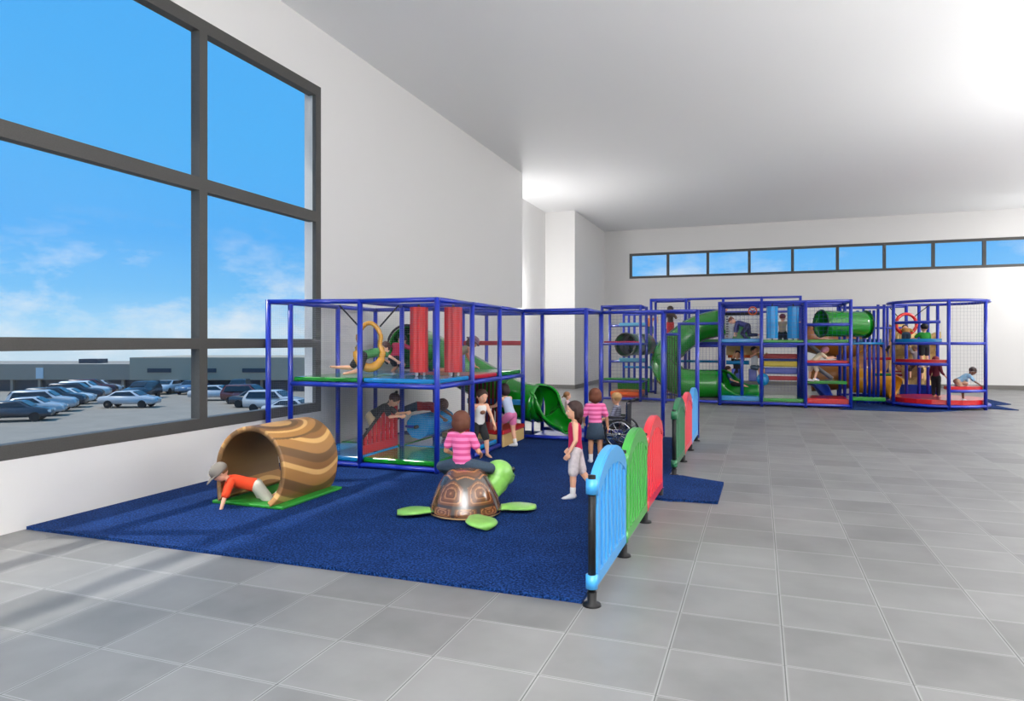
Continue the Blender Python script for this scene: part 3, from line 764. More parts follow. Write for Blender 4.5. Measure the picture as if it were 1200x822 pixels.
def flipper(a0, b0, a1, b1, w, name='flipper'):
    bm = bmesh.new(); p0, p1 = tur(a0,b0,0), tur(a1,b1,0); u = (p1-p0); un = u.normalized(); sd = V((-un.y,un.x,0)); secs = []
    for k in range(13):
        t = k/12; ww = w*(0.40+0.25*t if t < 0.3 else math.sqrt(max(0.02,1-((t-0.62)/0.40)**2))); ww = max(ww, 0.012)
        if t < 0.3: ww = w*(0.42+0.6*t)
        secs.append((p0+u*t+V((0,0,0.040+0.012*math.sin(PI*t))), sd*ww, V((0,0,0.028))))
    loft(bm, secs, 20); return mk(name, bm, LGS, o, True)
def rel(x, y): d = V((x,y,0)); return d.dot(TR_), d.dot(TF)
for (x, y) in ((-0.58,-0.36),(0.46,-0.56),(0.64,0.33),(-0.25,0.68)):
    a1, b1 = rel(x, y); L = math.hypot(x,y); flipper(a1/L*0.27, b1/L*0.27, a1, b1, 0.15)

# ================================================================= FENCE PANELS
def fence_panel(y0, y1, m, label, last=False):
    o = thing('fence_panel', label, 'fence panel', (FX,(y0+y1)/2,0), 'arched plastic fence panels along the mat edge')
    a, b = y0+0.035, y1-0.035; L = b-a; zb, zs, zt = 0.115, 0.80, 0.985; n = 28
    def top(t): return zs-0.02+(zt-zs+0.02)*math.sin(PI*min(1,max(0,t)))**0.62
    # frame body: thick rim with a thin recessed web and seven upright ribs
    def strip(fl, fh, th, name, bev=0.0):
        bm = bmesh.new(); c0 = []; 
        for i in range(n+1):
            t = i/n; y = a+L*t; lo, hi = fl(t), fh(t)
            c0.append([bm.verts.new((FX+s*th, y, z)) for s in (-1,1) for z in (lo,hi)])
        for p, q in zip(c0, c0[1:]):
            for (i, j) in ((0,1),(1,3),(3,2),(2,0)): bm.faces.new((p[i],p[j],q[j],q[i]))
        bm.faces.new([c0[0][i] for i in (0,2,3,1)]); bm.faces.new([c0[-1][i] for i in (0,1,3,2)])
        bmesh.ops.recalc_face_normals(bm, faces=bm.faces)
        if bev: 
            es = [e for e in bm.edges if len(e.link_faces)==2 and e.calc_face_angle(0) > 0.8]
            bmesh.ops.bevel(bm, geom=es, offset=bev, segments=2, affect='EDGES')
        return bm
    rimw = 0.135
    body = mk('panel_web', strip(lambda t: zb+0.02, lambda t: top(t)-0.03, 0.005, 'w'), m, o)
    mk('arch_rim', strip(lambda t: top(t)-rimw-(0.0), lambda t: top(t), 0.036, 'r', 0.010), m, o, False)
    mk('bottom_rim', strip(lambda t: zb, lambda t: zb+0.10, 0.034, 'b', 0.010), m, o)
    nb = 8
    for k in range(nb):
        t = (k+0.5)/nb; y = a+L*t; w = 0.030 if 0 < k < nb-1 else 0.045
        if k == 0: y = a+0.045
        if k == nb-1: y = b-0.045
        zt_ = top((y-a)/L)-rimw+0.03
        mk('upright_rib', obox(bmesh.new(), (FX,y,(zb+0.05+zt_)/2), (0.033,0,0), (0,w,0), (0,0,(zt_-zb-0.05)/2), 0.012), m, o)
    for yy in ((y0,) if not last else (y0,y1)):
        mk('post', tube(bmesh.new(), (FX,yy,0.02),(FX,yy,0.87),0.026,16), BLACKM, o, True)
        mk('foot', loft(bmesh.new(), [((FX,yy,0.0),V((0.064,0,0)),V((0,0.064,0))),((FX,yy,0.014),V((0.058,0,0)),V((0,0.058,0))),((FX,yy,0.024),V((0.030,0,0)),V((0,0.030,0))),((FX,yy,0.09),V((0.034,0,0)),V((0,0.034,0)))],20), BLACKM, o, True)
    for yy, s in ((y0,1),(y1,-1)):
        for z0, z1 in ((0.115,0.205),(0.745,0.845)):
            mk('collar', loft(bmesh.new(), [((FX,yy,z0 if s > 0 else z0+0.0),V((0.041,0,0)),V((0,0.041,0))),((FX,yy,(z1 if s>0 else z0+0.0)) if s > 0 else (FX,yy,z0-0.0),V((0.041,0,0)),V((0,0.041,0)))],18), m, o, True) if s > 0 or last else None
    return o
FB = mat('fence_blue', (64,160,226), 0.3, coat=0.35); FG = mat('fence_green', (66,166,66), 0.3, coat=0.35); FR = mat('fence_red', (226,44,58), 0.3, coat=0.35)
FDG = mat('fence_dark_green', (40,112,72), 0.35, coat=0.3); FR2 = mat('fence_pink_red', (222,62,76), 0.35, coat=0.3); FB2 = mat('fence_light_blue', (76,160,224), 0.35, coat=0.3)
fy = [4.47,5.59,6.71,7.83]
fence_panel(fy[0],fy[1],FB,'sky-blue arched fence panel nearest the camera with a black corner post')
fence_panel(fy[1],fy[2],FG,'bright green arched fence panel between the near blue and red ones')
fence_panel(fy[2],fy[3],FR,'red arched fence panel beside the gap, behind the bright green one', True)
fy = [9.17,10.29,11.41,12.53]
fence_panel(fy[0],fy[1],FDG,'dark green arched fence panel just beyond the gap in the fence')
fence_panel(fy[1],fy[2],FR2,'red arched fence panel between the dark green and far blue ones')
fence_panel(fy[2],fy[3],FB2,'light blue arched fence panel farthest away by the net enclosure', True)

# ================================================================= WHEELCHAIR
def wheelchair(cx, cy):
    o = thing('wheelchair', 'child-size wheelchair with large spoked wheels behind the girls', 'wheelchair', (cx,cy,MT)); z = MT
    # faces -X
    for s in (-1,1):
        y = cy+s*0.24; c = V((cx,y,z+0.245))
        w = mk('large_wheel', ring_bm(c, (0,1,0), 0.23, 0.016, 40, 8), BLACK, o, True)
        sub('push_rim', ring_bm(c+V((0,s*0.028,0)), (0,1,0), 0.20, 0.008, 36, 6), CHROME, w, True)
        for k in range(12):
            a = 2*PI*k/12; sub('spoke', tube(bmesh.new(), c, c+V((0.225*math.cos(a),0,0.225*math.sin(a))), 0.006, 6), CHROME, w)
        sub('hub', tube(bmesh.new(), c-V((0,0.03,0)), c+V((0,0.03,0)), 0.032, 14), CHROME, w, True)
        cc = V((cx-0.33,cy+s*0.2,z+0.065)); mk('caster_wheel', ring_bm(cc,(0,1,0),0.05,0.014,20,8), BLACK, o, True)
        mk('side_frame', sweep(bmesh.new(), [(cx+0.20,cy+s*0.19,z+0.80),(cx+0.11,cy+s*0.19,z+0.76),(cx+0.10,cy+s*0.19,z+0.30),(cx-0.02,cy+s*0.19,z+0.16),(cx-0.30,cy+s*0.19,z+0.16),(cx-0.33,cy+s*0.19,z+0.07)],0.012,8), CHROME, o, True)
        mk('push_handle', tube(bmesh.new(), (cx+0.14,cy+s*0.19,z+0.775),(cx+0.24,cy+s*0.19,z+0.80),0.017,10), BLACK, o, True)
        mk('armrest', B((cx-0.20,cy+s*0.2-0.02,z+0.50),(cx+0.08,cy+s*0.2+0.02,z+0.53),0.008), BLACK, o)
        mk('footplate', B((cx-0.46,cy+s*0.09-0.06,z+0.07),(cx-0.34,cy+s*0.09+0.06,z+0.085)), BLACKM, o)
    mk('seat', B((cx-0.26,cy-0.18,z+0.32),(cx+0.10,cy+0.18,z+0.35),0.01), BLACK, o)
    mk('backrest', B((cx+0.09,cy-0.18,z+0.36),(cx+0.12,cy+0.18,z+0.72),0.01), mat('charcoal_fabric',(40,42,48),0.8), o)
    mk('axle', tube(bmesh.new(), (cx,cy-0.24,z+0.245),(cx,cy+0.24,z+0.245),0.012,8), CHROME, o, True)
WC = W(729,11.15,0); wheelchair(WC.x, WC.y)
# ================================================================= PEOPLE
SKIN = {'light':mat('skin_light',(226,172,142),0.55), 'tan':mat('skin_tan',(196,140,106),0.55), 'brown':mat('skin_brown',(112,70,48),0.55)}
EYEW = mat('eye_white',(236,234,230),0.25); EYED = mat('eye_dark',(34,24,20),0.15); LIP = mat('lips',(180,92,84),0.5)
def remesh(o, vox, it=4):
    m = o.modifiers.new('union','REMESH'); m.mode = 'VOXEL'; m.voxel_size = vox; m.use_smooth_shade = True
    s = o.modifiers.new('soften','SMOOTH'); s.factor = 0.5; s.iterations = it
def person(label, height, at, anchor, yaw, pose, skin='light', shirt=None, sleeve=0.5, pants=None, pleg=0.55, skirt=None, shoes=None, socks=None,
           hair='short', haircol=(60,36,22), hat=None, hatcol=(110,108,104), near=True, group=None, extra=None):
    """one posed child. Local axes: x to the child's right, y forward, z up; yaw turns y away from +Y (positive = to the left)"""
    Hh = height; Rz = Matrix.Rotation(yaw,3,'Z')
    def D(v): return (Rz @ V(v)).normalized()
    p = dict(sp=(0,0,1), nk=(0,0,1), look=(0,1,0), uaL=(-0.25,0,-1), uaR=(0.25,0,-1), faL=(-0.1,0.2,-1), faR=(0.1,0.2,-1),
             thL=(-0.05,0,-1), thR=(0.05,0,-1), shL=(0,0,-1), shR=(0,0,-1), ftL=(0,1,-0.1), ftR=(0,1,-0.1), hL=None, hR=None, hip=None, grip=0.5)
    p.update(pose)
    J = {}
    J['pel'] = V((0,0,0)); sp = D(p['sp'])
    hipx = D(p['hip']) if p['hip'] else D((1,0,0)); hipx = (hipx-sp*hipx.dot(sp)).normalized()
    cx = D(p['chest']) if 'chest' in p else hipx; cx = (cx-sp*cx.dot(sp)).normalized()
    cy = sp.cross(cx)*1.0   # forward of the chest
    J['waist'] = sp*0.10*Hh; J['chest'] = sp*0.20*Hh; J['shc'] = sp*0.265*Hh; 
    nk = D(p['nk']); J['neck'] = J['shc']+sp*0.02*Hh; J['hb'] = J['neck']+nk*0.035*Hh
    J['head'] = J['hb']+nk*0.072*Hh
    for s, sg in (('L',-1),('R',1)):
        J['hip'+s] = hipx*(sg*0.048*Hh)-sp*0.01*Hh
        J['kn'+s] = J['hip'+s]+D(p['th'+s])*0.225*Hh; J['an'+s] = J['kn'+s]+D(p['sh'+s])*0.215*Hh
        J['toe'+s] = J['an'+s]+D(p['ft'+s])*0.095*Hh
        J['shd'+s] = J['shc']+cx*(sg*0.098*Hh)-sp*0.012*Hh
        J['el'+s] = J['shd'+s]+D(p['ua'+s])*0.155*Hh; J['wr'+s] = J['el'+s]+D(p['fa'+s])*0.135*Hh
        hd = D(p['h'+s]) if p['h'+s] else D(p['fa'+s]); J['hd'+s] = J['wr'+s]+hd*0.05*Hh; J['hdir'+s] = hd
    at = V(at)
    off = at-(J['pel'] if anchor == 'pel' else J[anchor])
    for k in J:
        if not k.startswith('hdir'): J[k] = J[k]+off
    vox = 0.0065 if near else 0.012
    ns = 12 if near else 8
    lk = D(p['look']); lk = (lk-nk*lk.dot(nk)).normalized(); hx = lk.cross(nk)     # head frame: hx right
    hc = J['head']; h = Hh*0.172
    bm = bmesh.new()
    # torso
    def torso(bm, grow=0.0, z0=-0.03, z1=0.275, neck=True):
        secs = []
        for (z, rx, ry) in ((-0.045,0.050,0.040),(-0.03,0.074,0.055),(0.0,0.084,0.062),(0.05,0.078,0.058),(0.10,0.072,0.053),(0.16,0.079,0.057),(0.21,0.086,0.057),(0.245,0.082,0.050),(0.27,0.058,0.040),(0.285,0.034,0.032)):
            if z < z0-1e-6 or z > z1+1e-6: continue
            secs.append((J['pel']+sp*(z*Hh), cx*(rx*Hh+grow), cy*(ry*Hh+grow)))
        loft(bm, secs, 16)
    torso(bm)
    cap(bm, J['shdL'], 0.033*Hh, J['shdR'], 0.033*Hh, ns)
    cap(bm, J['neck']-sp*0.02*Hh, 0.030*Hh, J['hb']+nk*0.01*Hh, 0.027*Hh, ns)
    for s in 'LR':
        cap(bm, J['hip'+s], 0.057*Hh, J['kn'+s], 0.036*Hh, ns); 
        m_ = J['kn'+s].lerp(J['an'+s],0.35); cap(bm, J['kn'+s], 0.034*Hh, m_, 0.034*Hh, ns); cap(bm, m_, 0.033*Hh, J['an'+s], 0.021*Hh, ns)
        fd = D(p['ft'+s]); an, toe = J['an'+s], J['toe'+s]
        fk = 0.62 if shoes else 1.0; te = an.lerp(toe, 0.8 if shoes else 1.0)
        cap(bm, an, 0.023*Hh*(0.85 if shoes else 1), an.lerp(toe,0.55), 0.021*Hh*fk, ns); cap(bm, an.lerp(toe,0.5), 0.022*Hh*fk, te, 0.015*Hh*fk, ns)
        if not shoes: ell(bm, an-fd*0.012*Hh, 0.022*Hh,0.022*Hh,0.022*Hh)
        cap(bm, J['shd'+s], 0.031*Hh, J['el'+s], 0.023*Hh, ns); cap(bm, J['el'+s], 0.0235*Hh, J['wr'+s], 0.0165*Hh, ns)
        # hand: palm, four unequal bent fingers, a thumb off the side
        hd = J['hdir'+s]; wr = J['wr'+s]
        sgn = -1 if s == 'L' else 1
        pn = V(D(p['pn'+s])) if 'pn'+s in p else cx*(-sgn)     # palm normal
        pn = (pn-hd*pn.dot(hd)); pn = pn.normalized() if pn.length > 0.05 else frame_of(hd)[0]
        sd = hd.cross(pn).normalized()
        cap(bm, wr, 0.016*Hh, wr+hd*0.036*Hh, 0.023*Hh, ns, flat=0.55, side=pn)
        if near:
            fr_ = max(0.0062*Hh, 0.0060)
            for q, (o_, L_) in enumerate(((-1.5,0.032),(-0.5,0.039),(0.5,0.041),(1.5,0.037))):
                b0 = wr+hd*0.048*Hh+sd*(o_*0.0115*Hh); g_ = p['grip']
                m1 = b0+(hd+pn*g_*0.6+sd*o_*0.12).normalized()*L_*0.55*Hh; m2 = m1+(hd*(1-g_*0.7)+pn*g_*1.2).normalized()*L_*0.5*Hh
                cap(bm, b0-hd*0.012*Hh, fr_*1.05, m1, fr_, 8); cap(bm, m1, fr_, m2, fr_*0.85, 8)
            tb = wr+hd*0.018*Hh+sd*(0.016*Hh*(-sgn)); t1 = tb+(hd*0.7-sd*sgn*0.7+pn*0.3).normalized()*0.024*Hh; cap(bm, tb, fr_*1.2, t1, fr_*1.05, 8); cap(bm, t1, fr_*1.05, t1+(hd+pn*0.4).normalized()*0.02*Hh, fr_*0.9, 8)
        else:
            cap(bm, wr+hd*0.03*Hh, 0.02*Hh, wr+(hd+pn*0.2)*0.072*Hh, 0.013*Hh, ns, flat=0.6, side=pn)
            cap(bm, wr+hd*0.015*Hh, 0.008*Hh, wr+hd*0.04*Hh-sd*sgn*0.024*Hh, 0.007*Hh, ns)
    # head: skull, face, jaw, nose, ears
    ell(bm, hc+nk*h*0.06-lk*h*0.03, h*0.425,h*0.485,h*0.46, hx,lk,nk, 18, 11)
    ell(bm, hc-nk*h*0.12+lk*h*0.07, h*0.36,h*0.375,h*0.40, hx,lk,nk, 18, 11)
    ell(bm, hc-nk*h*0.36+lk*h*0.20, h*0.20,h*0.18,h*0.13, hx,lk,nk, 12, 9)
    cap(bm, hc-nk*h*0.00+lk*h*0.41, h*0.035, hc-nk*h*0.13+lk*h*0.455, h*0.052, 8)
    for sg in (-1,1): ell(bm, hc+hx*(sg*h*0.42)-nk*h*0.06-lk*h*0.02, h*0.05,h*0.085,h*0.12, hx,lk,nk, 8, 7)
    base = mk('person', bm, SKIN[skin], None, True, loc=(J['pel'].x, J['pel'].y, min(v.z for k,v in J.items() if not k.startswith('hdir'))))
    remesh(base, vox, 3); tag(base, label, 'person', group)
    off_ = base.location.copy()
    def part(name, bm, m, rem=None, it=4):
        bmesh.ops.translate(bm, verts=bm.verts, vec=-off_)
        me = bpy.data.meshes.new(name); bm.to_mesh(me); bm.free()
        for f in me.polygons: f.use_smooth = True
        me.materials.append(m); o = bpy.data.objects.new(name, me); COL.objects.link(o); o.parent = base
        if rem: remesh(o, rem, it)
        return o
    g = 0.009*Hh/1.1
    if shirt:
        bm = bmesh.new(); torso(bm, g*1.35, 0.0 if pants or skirt else -0.03, 0.27)
        if sleeve > 0:
            cap(bm, J['shdL'], 0.033*Hh+g, J['shdR'], 0.033*Hh+g, ns)
            for s in 'LR':
                a, e, w = J['shd'+s], J['el'+s], J['wr'+s]
                if sleeve <= 1: cap(bm, a, 0.031*Hh+g*1.1, a.lerp(e,sleeve), 0.028*Hh+g*1.6, ns)
                else: cap(bm, a, 0.031*Hh+g, e, 0.024*Hh+g*1.3, ns); cap(bm, e, 0.024*Hh+g*1.3, e.lerp(w,sleeve-1), 0.018*Hh+g*1.2, ns)
        part('shirt', bm, shirt, vox*1.15)
    if pants:
        bm = bmesh.new(); secs = []
        for (z, rx, ry) in ((-0.05,0.060,0.048),(-0.03,0.078,0.060),(0.0,0.086,0.065),(0.035,0.081,0.060)): secs.append((J['pel']+sp*(z*Hh), cx*(rx*Hh+g), cy*(ry*Hh+g)))
        loft(bm, secs, 16)
        for s in 'LR':
            a, k_, n_ = J['hip'+s], J['kn'+s], J['an'+s]
            if pleg <= 1: cap(bm, a, 0.058*Hh+g, a.lerp(k_,pleg), 0.047*Hh+g*1.4-0.006*pleg, ns)
            else: cap(bm, a, 0.058*Hh+g, k_, 0.038*Hh+g*1.6, ns); cap(bm, k_, 0.038*Hh+g*1.6, k_.lerp(n_,pleg-1), 0.030*Hh+g*1.5, ns)
        part('trousers' if pleg > 1.4 else 'shorts', bm, pants, vox*1.15)
    if skirt:
        bm = bmesh.new(); dn = (D(p['thL'])+D(p['thR'])).normalized()
        loft(bm, [(J['pel']+sp*0.045*Hh, cx*(0.080*Hh+g), cy*(0.060*Hh+g)),(J['pel'], cx*(0.092*Hh+g), cy*(0.072*Hh+g)),(J['pel']+dn*0.08*Hh, cx*(0.105*Hh+g), cy*(0.09*Hh+g)),(J['pel']+dn*0.17*Hh, cx*(0.118*Hh+g), cy*(0.10*Hh+g))], 20)
        part('skirt', bm, skirt)
    for s in 'LR':
        an, toe, fd, kn = J['an'+s], J['toe'+s], D(p['ft'+s]), J['kn'+s]
        if socks:
            part('sock', cap(bmesh.new(), an.lerp(kn,0.33), 0.029*Hh+0.002, an, 0.025*Hh+0.002, 12), socks)
        if shoes:
            bm = bmesh.new(); dn = (an-kn).normalized(); dn = (dn-fd*dn.dot(fd)); dn = dn.normalized() if dn.length > 0.2 else V((0,0,-1)); sdv = fd.cross(dn)
            loft(bm, [(an+fd*(t*Hh)+dn*(z_*Hh), sdv*(rx*Hh), dn*(rz*Hh)) for t, z_, rx, rz in ((-0.036,0.006,0.012,0.014),(-0.025,0.002,0.027,0.030),(0.0,0.0,0.031,0.034),(0.03,0.006,0.031,0.028),(0.065,0.012,0.034,0.021),(0.10,0.015,0.030,0.017),(0.118,0.017,0.014,0.010))], 14)
            part('shoe', bm, shoes)
    # face
    if near:
        for sg in (-1,1):
            e0 = hc+hx*(sg*h*0.17)+nk*h*0.0+lk*h*0.385
            part('eye', ell(bmesh.new(), e0, h*0.07,h*0.035,h*0.038, hx,lk,nk, 10, 7), EYEW); part('iris', ell(bmesh.new(), e0+lk*h*0.02, h*0.034,h*0.024,h*0.034, hx,lk,nk, 8, 7), EYED)
            part('eyebrow', cap(bmesh.new(), e0+nk*h*0.10-hx*h*0.06, h*0.014, e0+nk*h*0.10+hx*h*0.06, h*0.012, 6), mat('hair_%d_%d_%d' % haircol, haircol, 0.7))
        part('mouth', ell(bmesh.new(), hc-nk*h*0.245+lk*h*0.40, h*0.10,h*0.035,h*0.022, hx,lk,nk, 10, 7), LIP)
    # hair
    hm = mat('hair_%d_%d_%d' % haircol, haircol, 0.6, bump=0.25, nscale=45)
    if hair:
        bm = bmesh.new()
        ell(bm, hc+nk*h*0.125-lk*h*0.085, h*0.475,h*0.50,h*0.455, hx,lk,nk, 18, 11)
        if hair == 'afro': ell(bm, hc+nk*h*0.14-lk*h*0.10, h*0.56,h*0.56,h*0.52, hx,lk,nk, 18, 11)
        if hair in ('bob','long'):
            ell(bm, hc-nk*h*0.12-lk*h*0.17, h*0.50,h*0.40,h*0.48, hx,lk,nk, 18, 11)
            for sg in (-1,1): cap(bm, hc+hx*(sg*h*0.36)+nk*h*0.12-lk*h*0.02, h*0.15, hc+hx*(sg*h*0.38)-nk*h*0.34-lk*h*0.08, h*0.12, 10)
        if hair == 'long':
            ell(bm, hc-nk*h*0.50-lk*h*0.28, h*0.40,h*0.17,h*0.46, hx,lk,nk, 16, 10)
        if hair == 'pony':
            b0 = hc-lk*h*0.52-nk*h*0.05; cap(bm, b0, h*0.10, b0-lk*h*0.28-nk*h*0.22, h*0.07, 10)
        part('hair', bm, hm, 0.007 if near else 0.014, 3)
    if hat:
        bm = bmesh.new(); hc2 = hc+nk*h*0.14-lk*h*0.03
        secs = []
        if hat == 'cap':
            for t in (-22,-8,8,25,42,58,75,86):
                c_, s_ = math.cos(math.radians(t)), math.sin(math.radians(t)); secs.append((hc2+nk*h*0.46*s_, hx*h*0.53*c_, lk*h*0.56*c_))
            loft(bm, secs, 20); o = part('cap', bm, mat('hat_%d_%d_%d' % hatcol, hatcol, 0.85))
            bm = bmesh.new(); loft(bm, [(hc2+lk*h*0.25-nk*h*0.06,hx*h*0.47,nk*h*0.06),(hc2+lk*h*0.58-nk*h*0.08,hx*h*0.46,nk*h*0.05),(hc2+lk*h*0.85-nk*h*0.12,hx*h*0.36,nk*h*0.035),(hc2+lk*h*0.98-nk*h*0.15,hx*h*0.16,nk*h*0.02)],16); part('cap_visor', bm, mat('hat_%d_%d_%d' % hatcol, hatcol, 0.85))
            part('badge', ell(bmesh.new(), hc2+lk*h*0.535+nk*h*0.13, h*0.10,h*0.03,h*0.10, hx,lk,nk,12,7), mat('pale_badge',(214,206,190),0.6))
        else:
            for t in (0,30,55,70,80,87):
                c_, s_ = math.cos(math.radians(t))**0.6, math.sin(math.radians(t)); secs.append((hc2+nk*h*0.47*s_, hx*h*0.51*c_, lk*h*0.54*c_))
            loft(bm, secs, 20); loft(bm, [(hc2-nk*h*0.10,hx*h*0.66,lk*h*0.72),(hc2-nk*h*0.06,hx*h*0.66,lk*h*0.72),(hc2+nk*h*0.03,hx*h*0.52,lk*h*0.55)],20)
            part('sun_hat', bm, mat('hat_%d_%d_%d' % hatcol, hatcol, 0.85))
    if extra: extra(J, part, Hh, dict(sp=sp,cx=cx,cy=cy,lk=lk,nk=nk,hx=hx,hc=hc,h=h))
    return base
def C(name, rgb, **k): return mat('cloth_'+name, rgb, 0.85, **k)
def yaw_to(dx, dy): return math.atan2(-dx, dy)
WSHOE = C('white_shoe',(228,228,230)); WSOCK = C('white_sock',(234,232,230)); DENIM = C('denim',(48,66,84),noise=0.15,nscale=60); DARKS = C('charcoal',(34,36,40))
PINKST = stripes('pink_striped_cloth',(236,128,178),(206,74,132),0.062,'Z')
# seated pose helper values are local: y forward
# --- crawling out of the log, facing left
person('person in orange T-shirt and grey cap crawling out of the hollow log', 1.04, Q(300,569,7.35), 'pel', yaw_to(-1.0,-1.0),
       dict(sp=(0,1,0.30), nk=(0,0.65,0.70), look=(0.0,1,-0.75), uaL=(-0.30,0.45,-1), uaR=(0.30,0.25,-1), faL=(-0.1,0.30,-1), faR=(0.05,0.25,-1), hL=(-0.1,0.9,-0.35), hR=(0.1,0.9,-0.35),
            pnL=(0,0,-1), pnR=(0,0,-1), thL=(-0.15,-0.55,-0.72), thR=(0.15,-0.35,-0.80), shL=(-0.05,-0.85,0.30), shR=(0.0,-0.85,0.55), ftL=(0,-0.4,0.9), ftR=(0,-0.2,0.9), grip=0.15),
       shirt=C('orange',(224,66,24)), sleeve=0.85, pants=C('pale_khaki',(186,184,172)), pleg=0.98, shoes=WSHOE, socks=WSOCK, hair='short', haircol=(120,84,50), hat='cap', hatcol=(122,116,108))
# --- riding the turtle, back to the camera
person('person in pink striped T-shirt sitting astride the turtle with back to the camera', 1.10, TC+V((-0.04,0.0,0.500)), 'pel', yaw_to(-0.12,1),
       dict(sp=(0.0,-0.05,1), nk=(0,0.08,1), look=(0.1,1,0), uaL=(-0.42,0.15,-1), uaR=(0.42,0.15,-1), faL=(0.15,0.9,-0.35), faR=(-0.1,0.9,-0.3),
            thL=(-0.82,0.50,-0.20), thR=(0.82,0.50,-0.20), shL=(0.25,0.85,-0.55), shR=(-0.25,0.95,-0.35)),
       skin='tan', shirt=PINKST, sleeve=0.6, pants=DENIM, pleg=1.75, shoes=WSHOE, hair='bob', haircol=(92,48,30))
# --- girl walking left by the blue panel
person('person in magenta sleeveless top and white shorts walking left beside the fence', 1.11, V((-1.93,7.30,MT+0.038)), 'anL', yaw_to(-1,-0.18),
       dict(sp=(0,0.03,1), nk=(0,0.08,1), look=(-0.45,1,-0.02), chest=(1,0.15,0), uaL=(-0.35,-0.05,-1), uaR=(0.22,-0.35,-1), faL=(-0.05,0.55,-1), faR=(-0.25,0.75,-0.9),
            thL=(-0.02,0.08,-1), thR=(0.04,-0.28,-1), shL=(0,0.02,-1), shR=(0,-0.75,-1), ftL=(0,1,-0.22), ftR=(0,0.55,-0.9)),
       shirt=C('magenta',(186,18,78)), sleeve=0, pants=C('white_print',(216,206,208),noise=0.12,nscale=30), pleg=0.92, shoes=WSHOE, socks=WSOCK, hair='long', haircol=(48,26,22))
# --- girl seen from behind by the wheelchair
person('person in pink striped T-shirt and denim skirt standing by the wheelchair, back turned', 1.10, W(703,9.75,MT+0.04), 'anR', yaw_to(-0.35,1),
       dict(sp=(0,0.03,1), nk=(0,0.05,1), look=(0.15,1,0), uaL=(-0.35,0.1,-1), uaR=(0.32,-0.05,-1), faL=(0.1,0.8,-0.55), faR=(0.15,0.25,-1)),
       skin='tan', shirt=PINKST, sleeve=0.75, skirt=DENIM, shoes=WSHOE, socks=WSOCK, hair='bob', haircol=(104,54,32))
# --- boy in the wheelchair, facing left
person('person in grey checked shirt with blond hair sitting in the wheelchair', 1.05, V((WC.x-0.10,WC.y,MT+0.395)), 'pel', yaw_to(-1,0.05),
       dict(sp=(0,-0.06,1), nk=(0,0.15,1), look=(0.35,1,-0.05), uaL=(-0.2,0.35,-1), uaR=(0.2,0.2,-1), faL=(0.1,1,-0.25), faR=(0.0,1,-0.35), thL=(-0.08,1,-0.08), thR=(0.08,1,-0.08), shL=(0,0.2,-1), shR=(0,0.2,-1)),
       shirt=stripes('check_cloth',(96,98,118),(132,132,150),0.035,'Z'), sleeve=1.5, pants=C('navy',(30,38,60)), pleg=1.8, shoes=DARKS, hair='short', haircol=(172,132,86))
# --- toddler beyond the slide exit
person('small toddler in pale pink dress with ponytail standing beyond the green slide', 0.80, W(665,13.0,0.06), 'anR', yaw_to(1,0.3),
       dict(uaL=(-0.2,0.2,-1), uaR=(0.25,0.35,-1), faL=(0,1,-0.3), faR=(-0.1,1,-0.4)),
       shirt=C('pale_pink',(226,186,196)), sleeve=0.5, skirt=C('pale_pink',(226,186,196)), shoes=WSHOE, hair='pony', haircol=(150,100,66))
# --- boy climbing the ramp
person('person in black T-shirt and khaki shorts leaning on the red slatted ramp side', 1.05, Q(436,487,10.15), 'pel', yaw_to(1,0.25),
       dict(sp=(0,0.95,0.55), nk=(0,0.75,0.75), look=(0.1,1,-0.45), uaL=(-0.2,0.65,-0.75), uaR=(0.2,0.5,-0.85), faL=(0,1,0.12), faR=(-0.05,1,0.05), thL=(-0.1,0.75,-0.8), thR=(0.1,0.35,-1), shL=(0,-0.9,-0.75), shR=(0,-0.85,-0.55)),
       shirt=C('black',(26,28,34)), sleeve=0.7, pants=C('khaki',(176,156,124)), pleg=0.98, shoes=DARKS, hair='short', haircol=(66,38,24))
# --- child lying over the blue roller
person('person in red shirt lying face down over the blue roller', 1.05, V((-5.12,9.72,0.735)), 'pel', yaw_to(1,0.05),
       dict(sp=(0,1,0.03), nk=(0,1,0.10), look=(0,0.6,-0.8), uaL=(-0.4,0.8,-0.5), uaR=(0.4,0.8,-0.5), faL=(-0.1,0.9,-0.6), faR=(0.1,0.9,-0.6), thL=(-0.1,-1,-0.35), thR=(0.1,-1,-0.30), shL=(0,-0.8,-0.7), shR=(0,-0.8,-0.6), ftL=(0,-0.8,-0.6), ftR=(0,-0.8,-0.6)),
       skin='brown', shirt=C('deep_red',(168,20,30)), sleeve=0.6, pants=DENIM, pleg=1.7, hair='afro', haircol=(70,34,24))
# --- boy in white tank stepping out of the frame
def motif(J, part, Hh, f):
    c = J['chest']-f['sp']*0.02*Hh+f['cy']*0.066*Hh
    part('shirt_print', ell(bmesh.new(), c, 0.045*Hh,0.012*Hh,0.03*Hh, f['cx'],f['cy'],f['sp'],12,7), mat('print_brown',(132,88,66),0.8))
person('person in white sleeveless top and dark shorts stepping out onto the mat', 1.10, W(571,10.28,MT+0.03), 'anL', yaw_to(0.85,-0.55),
       dict(sp=(0,0.22,1), nk=(0,0.30,1), look=(0.1,1,-0.18), uaL=(-0.15,0.55,-0.9), uaR=(0.3,-0.25,-1), faL=(-0.1,0.45,-1), faR=(0.05,0.3,-1), thL=(-0.05,0.55,-1), thR=(0.15,0.0,-1), shL=(0,0.10,-1), shR=(0,-1.0,-0.25), ftL=(0,1,-0.25), ftR=(0,-0.6,-0.8)),
       shirt=C('white',(222,218,214)), sleeve=0, pants=DARKS, pleg=0.9, hair='short', haircol=(52,30,22), extra=motif)
